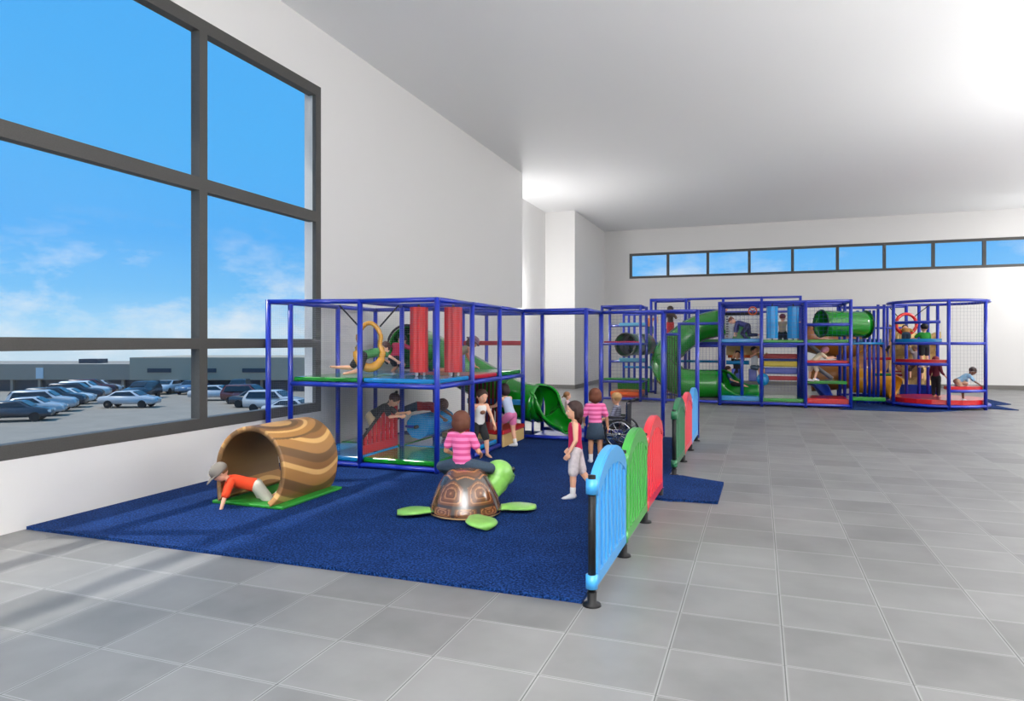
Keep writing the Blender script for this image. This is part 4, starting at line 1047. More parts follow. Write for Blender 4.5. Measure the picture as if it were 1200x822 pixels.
# --- girl climbing on the step block
person('person in pale blue sleeveless top and pink shorts with one knee on the step block', 1.10, W(604,11.28,MT+0.04), 'anR', yaw_to(-1,0.35),
       dict(sp=(0,0.38,1), nk=(0,0.35,1), look=(0,1,-0.2), uaL=(-0.2,0.75,-0.75), uaR=(0.25,0.45,-0.9), faL=(0,1,-0.2), faR=(-0.1,1,0.05), thL=(-0.05,0.85,-0.75), thR=(0.05,0.02,-1), shL=(0,-0.05,-1), shR=(0.0,-0.22,-1)),
       shirt=C('pale_blue',(176,190,214)), sleeve=0, pants=C('pink_shorts',(206,112,160)), pleg=0.5, shoes=WSHOE, socks=WSOCK, hair='bob', haircol=(40,22,22))
# --- girl in sun hat on the upper deck
person('person in mauve sun hat crawling to the right on the upper red deck', 1.02, V((-4.52,9.75,1.555)), 'pel', yaw_to(0.75,0.65),
       dict(sp=(0,1,0.42), nk=(0,0.6,0.8), look=(0,1,-0.25), uaL=(-0.2,0.45,-1), uaR=(0.2,0.25,-1), faL=(-0.05,0.5,-1), faR=(0.05,0.4,-1), hL=(0,1,-0.3), hR=(0,1,-0.3), pnL=(0,0,-1), pnR=(0,0,-1), thL=(-0.1,0.2,-1), thR=(0.1,0.05,-1), shL=(0,-1,0.02), shR=(0,-1,0.02), ftL=(0,-1,0), ftR=(0,-1,0)),
       skin='tan', shirt=C('olive_grey',(132,134,112)), sleeve=0, pants=C('pale_print',(206,180,170)), pleg=0.6, hair='bob', haircol=(70,44,34), hat='sun', hatcol=(120,92,112))
# --- child bending into the tunnel
person('person in crimson top bending into the mouth of the green tube slide', 1.0, Q(462,420,11.55), 'pel', yaw_to(0.05,1),
       dict(sp=(0.05,0.48,0.85), nk=(0,0.85,0.4), look=(0,0.8,-0.3), uaL=(-0.5,0.65,-0.2), uaR=(0.5,0.65,-0.4), faL=(-0.1,1,0.1), faR=(0,1,-0.2), thL=(-0.08,0.85,-0.75), thR=(0.08,0.95,-0.5), shL=(0,-0.9,-0.5), shR=(0,-0.9,-0.75)),
       skin='tan', shirt=C('crimson',(172,26,70)), sleeve=0.6, pants=DARKS, pleg=0.6, shoes=C('grey_shoe',(104,112,120)), hair='short', haircol=(40,22,20))
person('person in green top lying through the amber ring swing with legs hanging', 0.98, Q(425,417,9.9), 'pel', yaw_to(0.45,1),
       dict(sp=(0.15,1,0.22), nk=(0,1,0.5), look=(0,0.9,0.3), uaL=(-0.4,0.7,-0.4), uaR=(0.4,0.7,-0.4), faL=(0,0.9,-0.5), faR=(0,0.9,-0.5), thL=(-0.35,-0.45,-0.75), thR=(0.10,-0.35,-0.9), shL=(-0.45,-1,0.05), shR=(0.25,-1,-0.15), ftL=(0,-0.9,0.1), ftR=(0,-0.9,-0.1)),
       skin='light', shirt=C('leaf_green',(70,140,78)), sleeve=0.6, pants=C('black2',(24,26,30)), pleg=0.8, hair='short', haircol=(64,30,22))
# ================================================================= FAR PLAY FRAME
BR = 0.045
def sol(px, Y):      # ground x of the picture column px on the line y = Y
    u = (px-600)/800.0; return Y*(-SA+CA*u)/(CA+SA*u)
def frame2(name, label, loc):
    return thing(name, label, 'play frame', loc)
class FR_:
    def __init__(s, root, r=BR): s.o = root; s.r = r
    def p(s, x, y, top, z0=0.0): mk('post', tube(bmesh.new(), (x,y,z0),(x,y,top+s.r*0.8), s.r, 10), BLUE, s.o, True)
    def r_(s, a, b, z, m=None): mk('rail', tube(bmesh.new(), (*a,z), (*b,z), s.r*0.9, 10), m or BLUE, s.o, True)
    def pad(s, x0, x1, y0, y1, z, m, th=0.07, name='deck_pad'): mk(name, B((x0+0.04,y0+0.04,z-th/2),(x1-0.04,y1-0.04,z+th/2),0.02), m, s.o)
    def net(s, p, u, v, d=0.11, r=0.0028, m=None): mk('net_panel', wires(bmesh.new(), p, u, v, d, d, r), m or NETD, s.o)
YF = 19.85
# ---- left tower
xa, xb = sol(705.5,20.2), sol(750.5,20.2); T0, T1 = 20.2, 21.35
A = FR_(frame2('climbing_tower', 'narrow blue-post climbing tower at the left end of the far play structure', ((xa+xb)/2,20.8,0)))
for x in (xa,xb):
    for y in (T0,T1): A.p(x,y,2.82)
for z in (2.82,):
    A.r_((xa,T0),(xb,T0),z); A.r_((xa,T1),(xb,T1),z); A.r_((xa,T0),(xa,T1),z); A.r_((xb,T0),(xb,T1),z)
for z in (1.70,0.58,0.08): A.r_((xa,T0),(xb,T0),z)
for z in (2.27,1.15): A.r_((xa,T1),(xb,T1),z); 
for z in (1.70,0.58,0.08): A.r_((xb,T0),(xb,T1),z)
LB = mat('light_blue_vinyl',(98,176,214),0.35); PUR = mat('crimson_vinyl',(176,20,70),0.4)
mk('padded_bar', B((xa+0.3,T1-0.06,2.26),(xb-0.03,T1+0.02,2.36),0.02), LB, A.o); mk('padded_bar', B((xa+0.3,T1-0.06,1.14),(xb-0.03,T1+0.02,1.26),0.02), LB, A.o)
A.pad(xa,xb,T0,T0+0.6,1.76,PUR,0.05); A.pad(xa,xb,T0,T0+0.6,0.65,GREEN,0.06); A.pad(xa+0.2,xb,T0,T1,0.22,ORANGE,0.12); A.pad(xa+0.2,xb,T0,T1,0.12,RED,0.06)
mk('green_screen', B((xa+0.25,T1-0.03,0.20),(xb+0.1,T1+0.01,0.64),0.01), GREEN, A.o)
A.net((xa,T1,0.1),(xb-xa,0,0),(0,0,2.7))
# ---- middle rows behind the spiral slide
M = FR_(frame2('slide_tower', 'blue-post tower bays behind the green spiral slide', (-2.2,22.2,0)))
xs = [xb, sol(779,22.3), sol(803,22.3), sol(845,22.3)]
yb2 = 22.3
for x in xs[1:]: M.p(x,yb2,2.75)
for px in (731,737,743.5,757,768): M.p(sol(px,23.4),23.4,2.7,0.0)
M.r_((sol(731,23.4),23.4),(sol(768,23.4),23.4),2.7); M.r_((sol(731,23.4),23.4),(sol(768,23.4),23.4),0.9,CYAN); M.r_((sol(731,23.4),23.4),(sol(768,23.4),23.4),0.08)
mk('padded_bar', B((sol(731,23.4),23.3,1.38),(sol(768,23.4),23.39,1.50),0.02), RED, M.o)
M.r_((xs[1],yb2),(xs[3],yb2),2.75); M.r_((xs[1],yb2),(xs[3],yb2),1.72); M.r_((xs[1],yb2),(xs[3],yb2),1.15,CYAN); M.r_((xs[1],yb2),(xs[3],yb2),0.08)
M.pad(xs[1],xs[3],yb2,yb2+1.2,1.80,GREEN,0.1); M.pad(xs[1],xs[3],yb2,yb2+1.2,0.2,RED,0.12)
M.net((xs[1],yb2+1.2,0.1),(xs[3]-xs[1],0,0),(0,0,2.6))
# front gate with upright cords
gx0, gx1 = sol(779.5,20.0), sol(796,20.0)
for x in (gx0,gx1): M.p(x,20.0,2.28 if x == gx1 else 2.1)
M.r_((gx0,20.0),(gx1,20.0),1.98); M.r_((gx0,20.0),(gx1,20.0),0.09)
for k in range(1,6): mk('cord', tube(bmesh.new(), (gx0+(gx1-gx0)*k/6,20.0,0.1),(gx0+(gx1-gx0)*k/6,20.0,1.97),0.012,8), mat('dark_cord',(60,44,32),0.8), M.o)
M.r_((gx1,20.0),(sol(843,20.0),20.0),2.28); M.r_((xb,20.25),(gx0,20.0),0.09); M.r_((gx1,20.0),(sol(843,19.85)-0.05,19.85),0.09)
# ---- tall back row
K = FR_(frame2('upper_frame', 'tall upper blue frame rising behind the far play structure', (-1,23.9,0)))
kx = [sol(p,23.9) for p in (763,804,847.5,892.5,938)]
for x in kx: K.p(x,23.9,3.22)
for x in kx[:2]: K.p(x,25.0,3.22)
K.r_((kx[0],23.9),(kx[-1],23.9),3.22); K.r_((kx[0],25.0),(kx[1],25.0),3.22); K.r_((kx[0],23.9),(kx[0],25.0),3.22); K.r_((kx[1],23.9),(kx[1],25.0),3.22)
K.r_((kx[0],23.9),(kx[-1],23.9),2.75); K.r_((kx[0],23.9),(kx[-1],23.9),1.62)
K.pad(kx[0],kx[-1],23.9,25.0,1.70,DBLUE,0.1)
K.net((kx[0],24.9,0.1),(kx[-1]-kx[0],0,0),(0,0,2.9))
# ---- front block of three bays
P_ = FR_(frame2('front_play_block', 'three-bay front block of the far play structure with blue nets', (0.6,20.9,0)))
bx = [sol(843.3,YF), sol(892.3,YF), sol(944,YF), sol(997,YF)]
YB2 = 21.2
for x in bx: P_.p(x,YF,2.84); P_.p(x,YB2,2.84)
for z in (2.84,1.70,0.08):
    P_.r_((bx[0],YF),(bx[3],YF),z); 
    for x in bx: P_.r_((x,YF),(x,YB2),z)
    P_.r_((bx[0],YB2),(bx[3],YB2),z)
P_.r_((bx[0],22.4),(bx[3],22.4),2.84); 
for x in bx: P_.p(x,22.4,2.84); P_.r_((x,YB2),(x,22.4),2.84)
P_.pad(bx[0],bx[1],YF,YB2,1.80,CYAN,0.11); P_.pad(bx[1],bx[2],YF,YB2,1.78,GREEN,0.08); P_.pad(bx[2],bx[3],YF,YB2,1.78,GREEN,0.09)
P_.pad(bx[0],bx[1],YF,YB2,0.20,CYAN,0.14); P_.pad(bx[1],bx[2],YF,YB2,0.18,GREEN,0.10); P_.pad(bx[2],bx[3],YF,YB2,0.18,RED,0.14)
P_.r_((bx[2],YF),(bx[3],YF),1.16); P_.pad(bx[2],bx[3],YF,YF+0.5,1.23,RED,0.07); P_.pad(bx[2],bx[3],YF+0.4,YB2,0.66,GREEN,0.09); P_.r_((bx[2],YF),(bx[3],YF),2.22)
for x in (bx[0],bx[2]): P_.net((x,YF+0.05,0.1),(0,YB2-YF-0.1,0),(0,0,2.7),0.075,0.0045,BLUE)
P_.net((bx[1],YF,1.85),(bx[2]-bx[1],0,0),(0,0,0.95)); P_.net((bx[0],YF,1.85),(bx[1]-bx[0],0,0),(0,0,0.95)); P_.net((bx[2],YF,1.85),(bx[3]-bx[2],0,0),(0,0,0.95))
# stacked coloured beams in the middle bay
x0, x1 = sol(895,21.1), sol(934,21.1)
o = thing('beam_stack', 'stack of red, yellow and blue horizontal foam beams in the middle bay', 'barrier', ((x0+x1)/2,21.1,0.6))
for z0, z1, m in ((1.28,1.42,DRED),(1.05,1.21,YEL),(0.84,1.02,DBLUE),(0.66,0.78,DRED)): mk('foam_beam', B((x0,21.0,z0),(x1,21.14,z1),0.025), m, o)
for x in (x0-0.03,x1+0.03): mk('side_post', tube(bmesh.new(), (x,21.07,0.1),(x,21.07,1.66),0.035,10), BLUE, o, True)
mk('cross_bar', tube(bmesh.new(), (x0,21.07,1.245),(x1,21.07,1.245),0.03,8), DBLUE, o, True)
for i, (px, lb) in enumerate(((905,'bright blue hanging roller left of the person in beige shirt'),(929.5,'bright blue hanging roller right of the person in beige shirt'))):
    p = W(px, 19.3, 0); t = thing('hanging_roller', lb, 'roller', (p.x,p.y,1.82), 'blue hanging rollers in the far frame')
    mk('roller_body', fluted((p.x,p.y,1.86),(p.x,p.y,2.76),0.15,54,9,0.05), mat('bright_blue_vinyl',(20,150,224),0.25,coat=0.4), t, True)
    mk('spindle', tube(bmesh.new(), (p.x,p.y,1.82),(p.x,p.y,2.84),0.02,8), BLACKM, t, True)
# black and white grid screen with red wheel, green wedge
o = thing('grid_screen', 'white lattice screen behind the person on the cyan deck', 'screen', (-0.45,22.0,1.84))
gx0, gx1 = sol(850,22.0), sol(893,22.0)
for k in range(11): mk('lattice_bar', B((gx0,21.98,1.80+k*0.075),(gx1,22.01,1.845+k*0.075)), WHITE, o)
for k in range(10): mk('lattice_bar', B((gx0+(gx1-gx0)*k/9-0.025,22.01,1.80),(gx0+(gx1-gx0)*k/9+0.025,22.03,2.6)), WHITE, o)
mk('top_roll', tube(bmesh.new(), (gx0,22.0,2.62),(gx1,22.0,2.62),0.05,10), BLACK, o, True)
o = thing('play_wheel', 'red steering wheel mounted above the white lattice screen', 'wheel', (sol(882,21.9),21.9,2.6))
c = V((sol(882,21.9),21.9,2.70)); mk('rim', ring_bm(c,(0,1,0),0.115,0.022,24,8), ORANGE, o, True)
for a in (0.5,2.6,4.7): mk('spoke', tube(bmesh.new(), c, c+V((0.11*math.cos(a),0,0.11*math.sin(a))), 0.014, 6), DRED, o)
tag(mk('green_wedge', slab([(sol(858,21.6),21.6),(sol(880,21.6),21.6),(sol(880,21.6),21.9),(sol(858,21.6),21.9)],1.86,2.32), GREEN, loc=(sol(869,21.6),21.7,1.86)), 'green foam wedge against the white lattice screen', 'wedge')
# taper the wedge
w_ = COL.objects['green_wedge']; cxw = 0.0
for v in w_.data.vertices:
    if v.co.z > 0.2: v.co.x *= 0.25
# tan padded walls and hanging post in first bay
tag(mk('tan_backboard', B((sol(851,21.3),21.32,1.36),(sol(891,21.3),21.40,1.64),0.02), TAN, loc=(-0.45,21.36,1.36)), 'tan padded backboard with red edge below the cyan deck', 'board')
tag(mk('red_edge_roll', tube(bmesh.new(), (sol(853,21.28),21.28,1.33),(sol(891,21.28),21.28,1.33),0.045,10), ORANGE, smooth=True, loc=(-0.45,21.28,1.33)), 'orange-red foam roll under the tan backboard', 'roller')
tag(mk('foam_bar', tube(bmesh.new(), (sol(851,21.0),21.0,1.16),(sol(878,21.0),21.0,1.16),0.06,12), CYAN, smooth=True, loc=(-0.7,21.0,1.16)), 'cyan foam beam at chest height behind the standing person', 'beam')
tag(mk('blue_pole', tube(bmesh.new(), (sol(869.5,20.35),20.35,0.27),(sol(869.5,20.35),20.35,1.74),0.045,12), DBLUE, smooth=True, loc=(sol(869.5,20.35),20.35,0.27)), 'upright blue pole held by the standing person', 'pole')
for px, lb in ((862,'dark blue padded box left of the blue pole'),(882,'dark blue padded box right of the blue pole')):
    x = sol(px,21.05); tag(mk('padded_box', B((x-0.11,20.98,0.62),(x+0.11,21.15,0.98),0.02), DBLUE, loc=(x,21.06,0.62)), lb, 'box')
# hanging ball with its rod
b_ = W(894,18.95,0.66)
o = thing('punch_ball', 'sky-blue hanging ball behind the second front post', 'ball', (b_.x,b_.y,0.5)); mk('ball', ell(bmesh.new(), (b_.x,b_.y+0.35,0.70), 0.17,0.17,0.18, nu=20, nv=13), CYAN, o, True)
mk('rope', tube(bmesh.new(), (b_.x,b_.y+0.35,0.86),(b_.x,b_.y+0.35,1.66),0.012,8), STRAP, o, True)

# green crawl tunnel, upper right
ta, tb_ = V((sol(962,20.7),20.7,2.27)), V((sol(1014,21.3),21.3,2.25))
o = thing('crawl_tunnel', 'horizontal green crawl tunnel crossing the upper right bay', 'tunnel', ((ta.x+tb_.x)/2,21,1.9))
mk('tube', half_pipe([ta+(tb_-ta)*k/8 for k in range(9)], 0.36, 0.02, lambda i,N: 0.0, 30), GPLAS, o, True)
dT = (tb_-ta)
for p in (ta,tb_): mk('end_flange', ring_bm(p, dT, 0.375, 0.02, 30, 8), mat('dark_green_rim',(10,70,20),0.4), o, True)
mk('end_wall', tube(bmesh.new(), tb_-dT.normalized()*0.03, tb_, 0.345, 28), mat('deep_green',(8,112,20),0.35), o, False)
for k in range(16):
    a = 2*PI*k/16; fa, fb = frame_of(dT); mk('bolt', ell(bmesh.new(), ta-dT.normalized()*0.02+fa*0.375*math.cos(a)+fb*0.375*math.sin(a), 0.018,0.018,0.018, nu=8, nv=5), BLACK, o)
# green see-through tunnel left
ta, tb_ = V((sol(733,20.75),20.75,1.68)), V((sol(757,22.2),22.2,1.68))
o = thing('bubble_tunnel', 'dark green tunnel with clear middle in the left tower', 'tunnel', ((ta.x+tb_.x)/2,21.5,1.3))
mk('near_tube', half_pipe([ta, ta+(tb_-ta)*0.15, ta+(tb_-ta)*0.3], 0.34, 0.02, lambda i,N: 0.0, 30), mat('bottle_green_plastic',(20,84,40),0.3,coat=0.5), o, True)
mk('far_tube', half_pipe([ta+(tb_-ta)*0.6, ta+(tb_-ta)*0.8, tb_], 0.34, 0.02, lambda i,N: 0.0, 30), mat('bottle_green_plastic',(20,84,40)), o, True)
mk('middle_band', half_pipe([ta+(tb_-ta)*0.3, ta+(tb_-ta)*0.6], 0.335, 0.012, lambda i,N: 0.0, 30), mat('grey_clear_plastic',(150,160,156),0.1,coat=0.6), o, True)
mk('rim', ring_bm(ta, tb_-ta, 0.35, 0.022, 30, 8), BLACK, o, True)

# green spiral slide
sp_ = smooth_path([(sol(846,21.7),21.7,2.36),(-1.75,21.75,2.18),(-2.25,21.55,1.84),(-2.62,21.15,1.42),(-2.62,20.75,1.02),(-2.35,20.48,0.68),(-1.9,20.42,0.56),(-1.05,20.42,0.555)],7)
o = thing('spiral_slide', 'bright green spiral tube slide between the far towers', 'slide', (-1.8,20.9,0))
mk('tube', half_pipe(sp_, 0.41, 0.02, lambda i,N: 0.0, 32), GPLAS, o, True)
for k in (10,18,26,34): mk('joint_flange', ring_bm(sp_[k], sp_[k+1]-sp_[k-1], 0.415, 0.016, 32, 8), GPLAS, o, True)
cp2 = smooth_path([(-1.05,20.42,0.56),(-0.85,20.40,0.54),(-0.55,20.36,0.46),(-0.25,20.33,0.44),(-0.02,20.32,0.46)],5)
def op2(i,N): return 0.5+1.25*min(1,(i/(N-1))*1.5)**0.8
def rr2(i,N): return 0.41+0.05*math.sin(PI*min(1,i/(N-1)*2.5))*(1-i/(N-1))-0.16*(i/(N-1))
mk('chute', half_pipe(cp2, rr2, 0.025, op2, 28, V((0,-0.55,0.85))), GPLAS, o, True)
mk('support_leg', tube(bmesh.new(), (-1.7,20.42,0.0),(-1.7,20.42,0.2),0.03,10), BLUE, o, True)
mk('support_leg', tube(bmesh.new(), (-2.5,21.2,0.0),(-2.5,21.2,1.1),0.035,10), BLUE, o, True)

# amber spiral slide at the back right
sb = smooth_path([(sol(940,24.3),24.3,1.95),(sol(975,24.5),24.5,1.7),(sol(1010,24.4),24.4,1.45),(sol(1022,23.9),23.9,1.1),(sol(1000,23.3),23.3,0.82),(sol(962,23.2),23.2,0.7),(sol(950,23.2),23.2,0.68)],6)
o = thing('amber_slide', 'amber brown tube slide coiling behind the right bays', 'slide', (3.2,23.8,0))
mk('tube', half_pipe(sb, 0.46, 0.02, lambda i,N: 0.0, 30), BROWNP, o, True)
sb2 = [V((sol(978,23.0),23.0,0.72)), V((sol(1018,23.0),23.0,0.66)), V((sol(1040,22.9),22.9,0.62))]
for k in (8,16,24): mk('joint_flange', ring_bm(sb[k], sb[k+1]-sb[k-1], 0.465, 0.018, 30, 8), AMBER, o, True)
mk('support_leg', tube(bmesh.new(), (sol(1018,23.9),23.9,0.0),(sol(1018,23.9),23.9,0.7),0.035,10), BLUE, o, True)
mk('support_leg', tube(bmesh.new(), (sol(965,23.2),23.2,0.0),(sol(965,23.2),23.2,0.28),0.035,10), BLUE, o, True)
o = thing('amber_chute', 'low amber slide tube lying behind the close-set blue posts', 'slide', (4.0,22.2,0))
qa = smooth_path([(sol(1000,22.7),22.7,0.62),(sol(1020,22.7),22.7,0.6),(sol(1040,22.6),22.6,0.52),(sol(1050,22.5),22.5,0.45)],4)
mk('tube', half_pipe(qa, 0.38, 0.02, lambda i,N: 0.9*(i/(N-1)), 26), AMBER, o, True)
mk('support_leg', tube(bmesh.new(), (qa[1].x,qa[1].y,0.0),(qa[1].x,qa[1].y,0.25),0.035,10), BLUE, o, True)

# ---- link bays between block and drum, close-set posts
N_ = FR_(frame2('link_bay', 'row of close-set thin blue posts joining the right block to the drum', (3.6,22.3,0)), 0.04)
yl = 21.6
lx = [sol(p,yl) for p in (1005,1013.5,1019,1024,1029,1036)]
for i, x in enumerate(lx): N_.p(x,yl,2.62 if i not in (4,5) else 2.78)
N_.r_((bx[3],YB2),(sol(1036,yl),yl),2.72); N_.r_((lx[0],yl),(lx[-1],yl),0.08); N_.r_((bx[3],21.2),(lx[-1],yl),1.72,CYAN)
yr = 24.2
rx_ = [sol(p,yr) for p in (982,1012,1040,1062)]
for x in rx_: N_.p(x,yr,2.86)
N_.r_((rx_[0],yr),(rx_[-1],yr),2.86); N_.r_((rx_[0],yr),(rx_[-1],yr),2.2); N_.r_((rx_[0],yr),(rx_[-1],yr),0.08)
mk('padded_bar', B((lx[1],yl+0.05,1.25),(sol(1045,yl),yl+0.15,1.33),0.02), RED, N_.o); mk('padded_bar', B((lx[3],yl+0.05,0.80),(sol(1045,yl),yl+0.15,0.88),0.02), GREEN, N_.o)
mk('padded_bar', B((sol(997,20.6),20.6,0.16),(sol(1038,20.6),20.72,0.27),0.02), GREEN, N_.o)
N_.pad(bx[3],lx[-1],yl+0.05,yl+1.0,1.80,CYAN,0.1)

# ---- drum
DC, DR = V((4.56,21.43,0)), 1.18
def hit(px, far=False):
    u = (px-600)/800.0; d = V((-SA+CA*u, CA+SA*u, 0)); b = d.dot(DC); dd = d.length_squared; disc = b*b-dd*(DC.length_squared-DR*DR)
    if disc < 0: t = b/dd; p = d*t; q = (p-DC); q.z = 0; return DC+q.normalized()*DR
    t = (b+(math.sqrt(disc) if far else -math.sqrt(disc)))/dd; return d*t
Dm = FR_(frame2('round_play_drum', 'round blue-post drum with curved rails at the right end of the far structure', (DC.x,DC.y,0)))
def arc(z, a0=0, a1=2*PI, r=DR, m=None, name='curved_rail', rad=BR*0.9):
    n = max(6,int(36*(a1-a0)/(2*PI))); full = abs(a1-a0-2*PI) < 1e-3
    pts = [DC+V((r*math.cos(a0+(a1-a0)*k/n), r*math.sin(a0+(a1-a0)*k/n), z)) for k in range(n if full else n+1)]
    mk(name, sweep(bmesh.new(), pts, rad, 10, closed=full), m or BLUE, Dm.o, True)
arc(2.83); arc(0.10)
aL = math.atan2(hit(1045).y-DC.y, hit(1045).x-DC.x); 
def ang(p): return math.atan2(p.y-DC.y, p.x-DC.x) % (2*PI)
a45, a112, a156 = ang(hit(1047)), ang(hit(1111.8)), ang(hit(1155))
for px, far in ((1047,0),(1111.8,0),(1155,0),(1062,1),(1077,1),(1087.5,1),(1098.8,1)): h_ = hit(px, bool(far)); Dm.p(h_.x,h_.y,2.83)
arc(1.72, min(a45,a112), max(a45,a112), DR); arc(1.72, a112, a156+ (2*PI if a156 < a112 else 0), DR); arc(1.18, min(a45,a112), a112, DR); arc(0.50, a112, a156+(2*PI if a156 < a112 else 0), DR)
arc(2.28, min(a45,a112), a112-0.15, DR-0.05)
def sector(z, a0, a1, m, th, r0=0.0, r=DR-0.06):
    n = 20; pts = [(DC.x+r*math.cos(a0+(a1-a0)*k/n), DC.y+r*math.sin(a0+(a1-a0)*k/n)) for k in range(n+1)]
    if r0 > 0: pts += [(DC.x+r0*math.cos(a1+(a0-a1)*k/n), DC.y+r0*math.sin(a1+(a0-a1)*k/n)) for k in range(n+1)]
    elif abs(a1-a0) < 6.2: pts.append((DC.x,DC.y))
    else: pts = pts[:-1]
    mk('deck_pad', slab(pts, z-th/2, z+th/2), m, Dm.o)
sector(0.20, 0, 2*PI, RED, 0.12); sector(1.26, a45, a112, RED, 0.08, 0.75); sector(1.80, a45-0.3, a112-0.12, CYAN, 0.09, 0.55)
sector(0.57, a112, a156+(2*PI if a156 < a112 else 0), RED, 0.09, 0.7)
def arcnet(a0, a1, z0, z1):
    n = 6
    for k in range(n):
        p = DC+V((DR*math.cos(a0+(a1-a0)*k/n), DR*math.sin(a0+(a1-a0)*k/n), z0)); q = DC+V((DR*math.cos(a0+(a1-a0)*(k+1)/n), DR*math.sin(a0+(a1-a0)*(k+1)/n), z0))
        wires(bmN, p, q-p, V((0,0,z1-z0)), 0.09, 0.09, 0.0025)
bmN = bmesh.new(); arcnet(a112, a156+(2*PI if a156 < a112 else 0), 0.65, 2.8); mk('net_panel', bmN, NETM, Dm.o)
# climbing rock wall behind
def rock(name, label, x0, x1, y, z0, z1):
    bm = bmesh.new(); n, m_ = 14, 20; F, Bk = [], []
    for j in range(m_+1):
        f, b = [], []
        for i in range(n+1):
            x = x0+(x1-x0)*i/n; z = z0+(z1-z0)*j/m_
            dpt = 0.10*math.sin(x*7.3+z*3.1)+0.07*math.sin(z*9.7-x*4)+0.05*random.random()
            ed = 0.06*math.sin(z*8+x)
            f.append(bm.verts.new((x+(ed if i in (0,n) else 0), y-0.12+dpt, z+(0.07*math.sin(x*9) if j == m_ else 0)))); b.append(bm.verts.new((x+(ed if i in (0,n) else 0), y+0.15, z+(0.07*math.sin(x*9) if j == m_ else 0))))
        F.append(f); Bk.append(b)
    for j in range(m_):
        for i in range(n):
            bm.faces.new((F[j][i],F[j][i+1],F[j+1][i+1],F[j+1][i])); bm.faces.new((Bk[j][i],Bk[j+1][i],Bk[j+1][i+1],Bk[j][i+1]))
        bm.faces.new((F[j][0],F[j+1][0],Bk[j+1][0],Bk[j][0])); bm.faces.new((F[j][n],Bk[j][n],Bk[j+1][n],F[j+1][n]))
    for i in range(n): bm.faces.new((F[0][i],Bk[0][i],Bk[0][i+1],F[0][i+1])); bm.faces.new((F[m_][i],F[m_][i+1],Bk[m_][i+1],Bk[m_][i]))
    bmesh.ops.recalc_face_normals(bm, faces=bm.faces)
    tag(mk(name, bm, mat('sandstone_rock',(206,176,116),0.85,noise=0.22,nscale=5,bump=0.4), loc=((x0+x1)/2,y,z0)), label, 'climbing wall')
rock('climbing_rock', 'sandy moulded rock climbing wall behind the right drum', sol(1060,23.6), sol(1098,23.6), 23.6, 0.0, 2.0)
rock('climbing_rock', 'tall narrow sandy rock pillar left of the drum behind thin posts', sol(1036,24.6), sol(1060,24.6), 24.6, 0.0, 2.35)
o = thing('ring_swing', 'red ring swing hung on a strap inside the top of the drum', 'swing', (0,0,0)); c = Q(1062,380,19.2); o.location = (c.x,c.y,c.z-0.3)
mk('ring', ring_bm(c,(SA,-CA,0),0.285,0.045,36,10), mat('bright_red_plastic',(214,30,28),0.25,coat=0.5), o, True)
mk('strap', tube(bmesh.new(), c+V((0.2,0.05,0.2)), V((c.x+0.62,c.y+0.05,2.83)), 0.012, 8), STRAP, o, True)
mk('strap', tube(bmesh.new(), c+V((-0.2,0,0.2)), V((c.x-0.40,c.y+0.0,2.72)), 0.012, 8), STRAP, o, True)
# far mats
g_ = [G(983,480.5),G(1085,483.5),G(1112,482.6),G(1150,479),G(1194,481.5),G(1163,475.5),G(1185,474.6),G(1150,467),G(1105,463.5),G(1000,462),G(997,478)]
tag(mk('rubber_mat', slab([(p.x,p.y) for p in g_],0,0.02), MATM, loc=(4.5,21.5,0)), 'blue rubber mat with pointed corners under the far right drum', 'mat')
tag(mk('padded_block', slab([(sol(1055,23.1),23.1),(sol(1100,22.6),22.6),(sol(1100,22.6),22.8),(sol(1055,23.1),23.3)],0.02,0.5), DBLUE, loc=(5.1,22.9,0.02)), 'low blue padded curb wall at the foot of the sandy rock', 'curb')
# slanting grey ramp rails in right bay
o = thing('chute_ramp', 'dark blue wavy chute sloping down behind the right bay', 'slide', (2.2,21.5,0)); 
wv = smooth_path([(sol(950,21.9),21.9,0.72),(sol(960,21.7),21.7,0.60),(sol(968,21.5),21.5,0.36),(sol(976,21.4),21.4,0.16),(sol(984,21.3),21.3,0.12)],4)
mk('chute_bed', half_pipe(wv, 0.22, 0.03, lambda i,N: 1.6, 14), DBLUE, o, True); mk('grey_rail', tube(bmesh.new(), (sol(947,22.1),22.1,1.72),(sol(968,21.8),21.8,1.30),0.05,10), mat('grey_steel',(132,132,138),0.4), o, True)
mk('grey_rail', tube(bmesh.new(), (sol(952,22.0),22.0,1.10),(sol(975,21.7),21.7,0.70),0.06,10), mat('grey_steel',(132,132,138),0.4), o, True)

